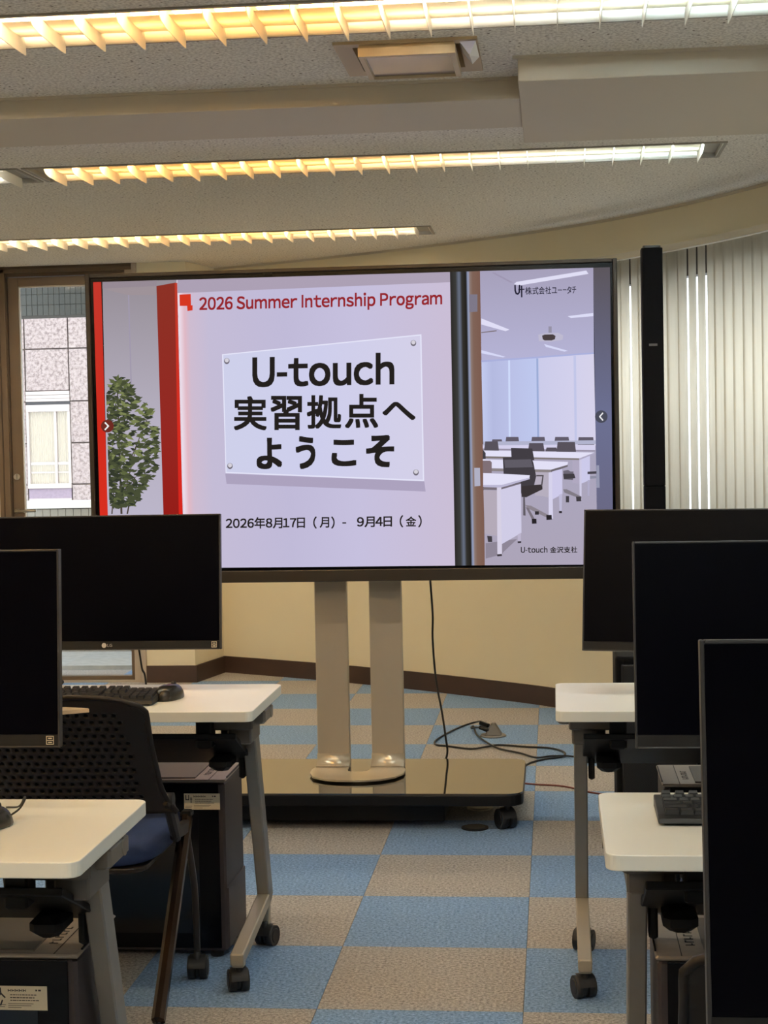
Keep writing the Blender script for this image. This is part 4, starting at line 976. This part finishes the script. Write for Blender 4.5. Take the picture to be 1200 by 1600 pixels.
# ------------------------------------------------------------------ desktop computers
def make_pc(mirror, label_xz, logo):
    """tower lying broadside to the viewer: .44 wide, .25 deep, .485 high; x = 0 is the aisle end"""
    r = empty('computer_tower'); sg = -1 if not mirror else 1     # body extends to sg
    W_, Dp, H = .44, .255, .485
    def bx(q, a, b, y0, y1, z0, z1, c=0): lo, hi = sorted((a * sg, b * sg)); q.box(lo, hi, y0, y1, z0, z1, c)
    q = MB(); bx(q, .004, W_, .004, Dp, .02, H - .0105, .006); q.build('case', M_pcside, r)
    q = MB(); bx(q, .020, W_ - .01, 0, .004, .03, H - .012, .0); q.build('side_panel', M_gloss, r, bevel=.001)
    q = MB(); bx(q, .075, W_ - .03, -.0015, .0005, .07, H - .09); q.build('inner_window', mat('pc_window', (12, 13, 20), .1), r, bevel=.0005)
    q = MB(); bx(q, 0, W_, .0, Dp, H - .010, H - .002, .003); q.build('lid', M_pctop, r)
    q = MB(); bx(q, .085, W_ - .03, .02, Dp - .03, H - .002, H + .0008); q.build('lid_inset', M_pcin, r)
    q = MB(); bx(q, .044, .0455, .004, Dp - .004, H - .0021, H - .0012); bx(q, .0, .003, .03, Dp - .03, H - .002, H + .001)
    q.build('lid_seam', M_black2, r)
    q = MB()
    for k in range(6):          # worn lettering: only its marks can be made out
        y = .065 + k * .018
        bx(q, .056, .072, y, y + .0025, H - .0021, H - .0013); bx(q, .056 if k % 2 else .066, .059 if k % 2 else .069, y, y + .010, H - .0021, H - .0013)
    q.build('lid_lettering', M_black2, r)
    q = MB()
    for x in (.04, W_ - .04):
        for y in (.04, Dp - .04): q.cyl((x * sg, y, 0), (x * sg, y, .021), .018, 14)
    q.build('rubber_foot', M_rubber, r)
    q = MB(); bx(q, -.001, .004, .01, Dp - .01, .03, .19); q.build('end_panel', mat('pc_end', (64, 56, 56), .5), r)
    if label_xz:
        lx, lz = label_xz
        q = MB(); q.box(lx, lx + .097, -.0022, -.0016, lz, lz + .043); st = q.build('asset_sticker', M_paper, r)
        q = MB(); yy = -.0024
        def ln(x0, x1, z, h): q.box(lx + x0, lx + x1, yy, yy + .0003, lz + z, lz + z + h)
        if logo == 'ut':
            ln(.004, .0065, .027, .012); ln(.004, .014, .025, .0025); ln(.0118, .014, .027, .012); ln(.018, .0202, .017, .016); ln(.0165, .0225, .027, .002)
        else:
            for a, b_ in (((.005, .017), (.013, .030)), ((.013, .030), (.012, .040)), ((.013, .030), (.021, .022)), ((.016, .018), (.012, .008))):
                p0 = Vector((lx + a[0], yy, lz + a[1])); p1 = Vector((lx + b_[0], yy, lz + b_[1])); q.bar(p0, p1, .0004, .0026, 0, (0, 1, 0))
        for k in range(5): ln(.026 + k * .0068, .0315 + k * .0068, .0345, .0012); ln(.026 + k * .0068, .0275 + k * .0068, .033, .0045); ln(.0305 + k * .0068, .0315 + k * .0068, .033, .0045)
        ln(.076, .079, .034, .003); ln(.081, .086, .034, .003)
        for z, a, b_ in ((.0265, .030, .078), (.0215, .030, .074), (.0165, .030, .082)):
            x = a
            while x < b_: w_ = random.uniform(.002, .007); ln(x, min(b_, x + w_), z, .0016); x += w_ + .001
        for z, a, b_ in ((.011, .026, .072), (.0075, .026, .068), (.004, .026, .050), (.009, .003, .022), (.0055, .003, .020)): ln(a, b_, z, .0009)
        q.build('sticker_print', M_ink, st)
    return r
p1 = make_pc(False, (-.900 + .788, .404), 'ut'); p1.location = (-.788, .372, 0); tag(p1, 'black desktop computer under the far left desk with a cream asset sticker', 'computer', 'desktop computers on the floor')
p2 = make_pc(False, (-.906 + .752, .384), 'bird'); p2.location = (-.752, -1.128, 0); tag(p2, 'black desktop computer at the lower left corner with a white asset sticker', 'computer', 'desktop computers on the floor')
p3 = make_pc(True, None, None); p3.location = (.356, .322, 0); tag(p3, 'grey-topped desktop computer behind the keyboard of the lower right desk', 'computer', 'desktop computers on the floor')
p4 = make_pc(True, None, None); p4.location = (.253, -1.10, 0); tag(p4, 'grey-topped desktop computer under the lower right desk', 'computer', 'desktop computers on the floor')

# ------------------------------------------------------------------ nesting chairs
def make_chair():
    r = empty('office_chair')       # root on the floor at seat centre; faces +y
    # perforated back shell
    ncol, nrow = 25, 17; vs = []; fs = []; cache = {}
    def surf(s_, t):                # s -1..1, t 0..1
        if t < .3: w = .260 + .031 * (1 - t / .3) ** 2.2
        else: w = .260 - .004 * math.sin((t - .3) / .7 * PI)
        if t > .88: w -= .055 * ((t - .88) / .12) ** 2.6
        top = .0
        x = s_ * w; y = -.175 - .15 * t ** 1.15 - .028 * (1 - s_ * s_) + .02 * (1 - t) * 0
        z = .525 + .295 * t - .012 * t * abs(s_) ** 4 * 1.0
        return (x, y, z)
    def V(s_, t):
        k = (round(s_, 5), round(t, 5))
        if k not in cache: cache[k] = len(vs); vs.append(surf(s_, t))
        return cache[k]
    dt = 1 / nrow; ds = 2 / ncol
    for j in range(nrow):
        t0, t1 = j * dt, (j + 1) * dt; tm = (t0 + t1) / 2
        xs = []; off = (j % 2) * .5
        x = -1 - off * ds
        while x < 1 - 1e-6: xs.append((max(-1, x), min(1, x + ds))); x += ds
        for a, b in xs:
            m_ = (a + b) / 2
            solid = (b - a) < ds * .9 or abs(m_) > .80 - .05 * max(0, (tm - .7) * 3) or tm > .90 or tm < .09
            if j % 2 == 0: outer_pts = [(a, t0), (m_, t0), (b, t0), (b, tm), (b, t1), (m_, t1), (a, t1), (a, tm)]
            else: outer_pts = [(a, t0), (m_, t0), (b, t0), (b, tm), (b, t1), (m_, t1), (a, t1), (a, tm)]
            if b - a < ds * .9:
                outer_pts = [(a, t0), (b, t0), (b, tm), (b, t1), (a, t1), (a, tm)]
            ring = [V(*p) for p in outer_pts]
            if solid: fs.append(tuple(ring)); continue
            inner = []
            for k in range(8):
                an = -3 * PI / 4 + k * PI / 4
                inner.append(V(m_ + math.cos(an) * ds * .27 + 1e-4, tm + math.sin(an) * dt * .31 + 1e-4))
            for k in range(8): fs.append((ring[k], ring[(k + 1) % 8], inner[(k + 1) % 8], inner[k]))
    me = bpy.data.meshes.new('backrest'); me.from_pydata(vs, [], fs); me.materials.append(M_chair)
    me.polygons.foreach_set('use_smooth', [True] * len(fs)); me.update()
    o = obj_from_mesh('backrest', me, r); m = o.modifiers.new('t', 'SOLIDIFY'); m.thickness = .006; m.offset = 0
    # rim around the back
    rim = [surf(-1, t / 20) for t in range(0, 21)] + [surf(-1 + 2 * k / 16, 1) for k in range(1, 16)] + [surf(1, 1 - t / 20) for t in range(0, 21)]
    q = MB(); q.tube(rim, .0065, 8); q.build('back_rim', M_chair, r)
    pad = []; q = MB()
    for j in range(9):
        for i in range(13):
            x, y, z = surf(-.86 + 1.72 * i / 12, .05 + .87 * j / 8); pad.append((x, y + .016, z))
    q.add(pad, [(j * 13 + i, j * 13 + i + 1, j * 13 + i + 14, j * 13 + i + 13) for j in range(8) for i in range(12)], None, True)
    o = q.build('back_pad', mat('pad_navy', (8, 9, 15), .9, bump=.4, bscale=400), r); m = o.modifiers.new('t', 'SOLIDIFY'); m.thickness = .012; m.offset = 1
    for sg in (-1, 1):
        q = MB()
        q.bar((sg * .272, -.185, .56), (sg * .262, -.06, .44), .022, .036, .006); q.cyl((sg * .26, -.172, .552), (sg * .283, -.172, .552), .018, 16)
        q.bar((sg * .262, -.09, .455), (sg * .246, .12, .425), .020, .034, .005)
        q.build('back_bracket', M_chair, r)
    # seat
    q = MB(); n = 28; rings = []
    for (z, k_) in ((.398, .93), (.405, .985), (.425, 1.0), (.442, .985), (.452, .93), (.456, .80)):
        ring = []
        for i in range(n):
            a = 2 * PI * i / n; c, s_ = math.cos(a), math.sin(a); e = .42
            x = math.copysign(abs(c) ** e, c) * .240 * k_; y = math.copysign(abs(s_) ** e, s_) * .225 * k_ + .01
            zz = z - (.02 * max(0, (y - .12) / .1) ** 2 if y > .12 else 0) + .006 * (abs(x) / .24) ** 2
            ring.append((x, y, zz))
        rings.append(ring)
    vs2 = [p for rg in rings for p in rg]; fs2 = [tuple(reversed(range(n))), tuple(range(5 * n, 6 * n))]
    for k in range(5):
        for i in range(n): fs2.append((k * n + i, k * n + (i + 1) % n, (k + 1) * n + (i + 1) % n, (k + 1) * n + i))
    q.add(vs2, fs2, None, True); q.build('seat', M_fab, r)
    q = MB(); q.prism(rounded(-.215, .215, -.20, .20, .05), .385, .3985); q.build('seat_pan', M_chair, r, bevel=.004)
    # side legs: an inverted V of flat oval tube on each side
    for sg in (-1, 1):
        apex = Vector((sg * .245, .125, .452))
        q = MB(); q.bar(apex, (sg * .262, -.295, .068), .030, .034, .009); q.build('leg', M_bronze, r)
        q = MB(); q.tube(smooth_path([(sg * .243, .13, .40), (sg * .245, .19, .25), (sg * .240, .225, .10), (sg * .240, .228, .066)]), .0085, 10); q.build('leg', mat('leg_dark', (60, 54, 52), .3, metal=.6), r)
        q = MB(); q.box(sg * .245 - .014, sg * .245 + .014, .105, .145, .445, .462, .004); q.build('leg_cap', M_black, r)
        caster(r, sg * .262, -.29, .029, .075, .2 * sg); caster(r, sg * .240, .225, .029, .075, .1 * sg)
    q = MB(); q.cyl((-.245, .115, .385), (.245, .115, .385), .009, 12); q.cyl((-.262, -.27, .10), (.262, -.27, .10), .008, 12) if False else None; q.build('cross_bar', M_bronze, r)
    return r
ch = make_chair(); ch.location = (-1.078, -.02, 0); tag(ch, 'black office chair with perforated back and blue seat at the far left desk', 'chair', 'black nesting office chairs')
c2 = copy_tree(ch); c2.location = (.635, -.42, 0); c2.rotation_euler = (0, 0, math.radians(35)); tag(c2, 'office chair whose blue seat just shows under the lower right desk', 'chair', 'black nesting office chairs')
c3 = copy_tree(ch); c3.location = (.486, -1.79, 0); tag(c3, 'black office chair behind the nearest monitor at the lower right', 'chair', 'black nesting office chairs')

# ------------------------------------------------------------------ column speaker
sp = empty('column_speaker', (.435, 1.72, 0)); tag(sp, 'tall slim black column speaker rising from a mesh-fronted bass cabinet right of the display', 'speaker')
q = MB(); q.prism(rounded(-.145, .145, .0, .30, .04), .012, .625, smooth=False); M_cab = mat('cabinet_black', (8, 8, 10), .6, spec=.12)
q.build('bass_cabinet', M_cab, sp, bevel=.012, seg=3)
def mesh_mat():
    m = mat('speaker_mesh', (24, 24, 27), .5); nt = m.node_tree; b = nt.nodes['Principled BSDF']
    tc = nt.nodes.new('ShaderNodeTexCoord'); v_ = nt.nodes.new('ShaderNodeTexVoronoi'); v_.inputs['Scale'].default_value = 160; v_.inputs['Randomness'].default_value = 0
    r = nt.nodes.new('ShaderNodeValToRGB'); r.color_ramp.elements[0].position = .3; r.color_ramp.elements[0].color = (.001, .001, .002, 1); r.color_ramp.elements[1].position = .5; r.color_ramp.elements[1].color = (*lin((16, 16, 20)), 1)
    mp = nt.nodes.new('ShaderNodeMapping'); mp.inputs['Rotation'].default_value = (0, PI / 4, 0)
    nt.links.new(tc.outputs['Object'], mp.inputs[0]); nt.links.new(mp.outputs[0], v_.inputs['Vector']); nt.links.new(v_.outputs['Distance'], r.inputs[0]); nt.links.new(r.outputs[0], b.inputs['Base Color']); return m
q = MB(); q.prism(rounded(-.125, .125, -.012, .05, .01), .03, .60); q.build('mesh_grille', mesh_mat(), sp, bevel=.004)
q = MB(); q.box(-.12, .12, .02, .28, 0, .014); q.build('base_pad', M_rubber, sp)
q = MB(); q.prism(rounded(-.036, .036, .06, .14, .012), .625, 1.20, smooth=False); q.build('lower_column', M_cab, sp, bevel=.002)
q = MB(); q.prism(rounded(-.036, .036, .06, .14, .012), 1.2012, 2.008, smooth=False); q.build('upper_column', M_cab, sp, bevel=.002)
q = MB(); q.box(-.031, .031, .0585, .0605, 1.21, 1.995); q.box(-.031, .031, .0585, .0605, .64, 1.19); q.build('column_grille', mat('column_mesh', (12, 11, 15), .6, spec=.1), sp)
q = MB(); q.box(-.014, .014, .057, .0585, 1.676, 1.684); q.build('maker_plate', mat('plate_grey', (120, 116, 116), .5), sp)
q = MB(); q.prism(rounded(-.030, .030, .066, .134, .010), 2.008, 2.016); q.build('top_cap', mat('cap_grey', (70, 68, 66), .4), sp)

# ------------------------------------------------------------------ outside: balcony and the building opposite
M_tileo = mat('balcony_tile', (150, 146, 136), .6, noise=.08, nscale=14)
M_grout = mat('balcony_grout', (70, 68, 62), .8)
M_conc = mat('balcony_concrete', (176, 178, 176), .8, noise=.12, nscale=18)
bal = empty('balcony_parapet', (-2.9, 6.9, 0)); tag(bal, 'low tiled balcony parapet with a white coping seen through the glazed door', 'parapet')
q = MB(); q.box(-1.3, 1.9, .015, .14, -.3, .965); q.build('core', M_grout, bal)
q = MB(); q.box(-1.3, 1.9, -.03, .17, .965, 1.012); q.build('coping', mat('coping_white', (244, 242, 238), .6), bal, bevel=.004)
tt = MB(); tt.box(0, .050, 0, .015, 0, .24, .0015); tmpo = tt.build('t', M_tileo); tme = tmpo.data; bpy.data.objects.remove(tmpo)
for k in range(24):
    for zz in range(4):
        obj_from_mesh('tile', tme, bal, (-.52 + k * .0525, 0, .005 + zz * .2445 - .02))
q = MB(); q.box(-3.75, -1.9, 5.66, 7.2, -.4, -.10); tag(q.build('balcony_floor', M_conc), 'pale concrete balcony floor outside the glazed door', 'balcony')
q = MB(); q.box(-4.2, -1.0, 6.2, 6.895, -.10, .0); tag(q.build('gutter_ledge', M_conc), 'speckled grey ledge at the foot of the balcony parapet', 'ledge')
bm = empty('balcony_beam', (-2.9, 7.2, 0)); tag(bm, 'dark tiled beam of the balcony above, seen at the top of the glazed door', 'beam')
q = MB(); q.box(-1.5, 1.9, .012, .25, 2.275, 2.75); q.box(-1.5, 1.9, -1.55, .012, 2.66, 2.75); q.build('core', M_grout, bm)
tt = MB(); tt.box(0, .0365, 0, .012, 0, .070, .0015); tmpo = tt.build('t', mat('beam_tile', (92, 94, 90), .4, noise=.06, nscale=12)); tme = tmpo.data; bpy.data.objects.remove(tmpo)
for k in range(34):
    for zz in range(5): obj_from_mesh('tile', tme, bm, (-.62 + k * .0385, 0, 2.277 + zz * .072))
def granite():
    m = bpy.data.materials.new('granite'); m.use_nodes = True; nt = m.node_tree; b = nt.nodes['Principled BSDF']; b.inputs['Roughness'].default_value = .6
    tc = nt.nodes.new('ShaderNodeNewGeometry'); n = nt.nodes.new('ShaderNodeTexNoise'); n.inputs['Scale'].default_value = 16; n.inputs['Detail'].default_value = 4; n.inputs['Roughness'].default_value = .75
    r = nt.nodes.new('ShaderNodeValToRGB'); r.color_ramp.elements[0].position = .36; r.color_ramp.elements[0].color = (*lin((108, 92, 90)), 1); r.color_ramp.elements[1].position = .56; r.color_ramp.elements[1].color = (*lin((166, 151, 147)), 1)
    nt.links.new(tc.outputs['Position'], n.inputs['Vector']); nt.links.new(n.outputs['Fac'], r.inputs[0]); nt.links.new(r.outputs[0], b.inputs['Base Color']); return m
M_gran = granite()
bd = empty('office_building', (-9.3, 28, 0)); tag(bd, 'pink granite office building with a curtained window across the street', 'building')
q = MB(); q.box(-9, 9, .06, 6, -12, 14)
q.build('wall_core', mat('building_joint', (104, 92, 90), .9), bd)
# openings are made by leaving panels out and recessing the window
GX = [-.925 - .86 * 2, -.925 - .86, -.925 + .0, -.045, .80, 1.66, 2.5]
GZ = [(-1.0, -.25), (-.25, .305), (.305, .634), (.634, 1.448), (1.448, 2.268), (2.268, 2.475), (2.475, 3.30), (3.30, 4.1), (4.1, 4.9), (4.9, 5.7)]
def panel(x0, x1, z0, z1, y=0.0):
    q = MB(); g = .012; q.box(x0 + g, x1 - g, y, y + .05, z0 + g, z1 - g, .006); return q.build('granite_panel', M_gran, bd)
for i in range(len(GX) - 1):
    for (z0, z1) in GZ:
        wx = GX[i] >= -.93 and GX[i] < -.5
        if wx and z1 <= 2.48 and z0 >= .2: continue
        if (not wx) and z0 == 2.268: continue
        if not wx and z0 == 2.475: panel(GX[i], GX[i + 1], 2.268, z1); continue
        panel(GX[i], GX[i + 1], z0, z1)
M_wfr = mat('window_frame_pale', (186, 174, 168), .5)
q = MB(); x0, x1 = -.925, -.045
for k, (z0, z1, y) in enumerate(((2.40, 2.47, -.02), (2.33, 2.395, -.01), (2.27, 2.325, -.02), (2.07, 2.205, -.03), (.56, .655, -.04))): q.box(x0, x1, y, .06, z0, z1)
q.box(x0, x0 + .05, -.02, .06, .634, 2.1); q.box(x1 - .05, x1, -.02, .06, .634, 2.1); q.box(-.37, -.32, -.01, .06, .634, 2.1)
wf = q.build('window_frame', M_wfr, bd, bevel=.004)
q = MB(); q.box(x0, x1, .03, .059, 2.205, 2.27); q.build('shutter_slot', mat('slot_dark', (70, 70, 74), .6), wf)
q = MB(); n = 90; vs = []; fs = []
for k in range(n + 1):
    x = x0 + .05 + (x1 - x0 - .1) * k / n; y = .045 + .010 * math.sin(k * 2 * PI / 5.2)
    vs += [(x, y, .655), (x, y, 2.08)]
    if k: a = 2 * (k - 1); fs.append((a, a + 2, a + 3, a + 1))
q.add(vs, fs, None, True); q.build('curtain', mat('curtain_cream', (184, 172, 152), .8), wf)
q = MB(); q.box(x0 + .05, x1 - .05, .026, .030, .86, .89); q.box(x0 + .05, x1 - .05, .026, .030, 1.02, 1.08); q.build('inner_rail', M_wfr, wf)
q = MB(); q.box(x0 + .05, x1 - .05, .020, .022, .655, 2.08); q.build('pane', M_glass, wf)
q = MB(); q.box(x0 + .012, x1 - .012, .0, .05, .36, .555); q.build('apron_panel', mat('granite_mauve', (140, 124, 138), .6, noise=.1, nscale=20), bd)
q = MB(); q.box(x0 + .012, x1 - .012, -.01, .05, .31, .36); q.build('apron_sill', M_wfr, bd)
# street far below
q = MB(); q.box(-40, 40, 8, 60, -12.2, -12); tag(q.build('street', mat('asphalt', (120, 120, 120), .9)), 'grey street far below the balcony', 'street')
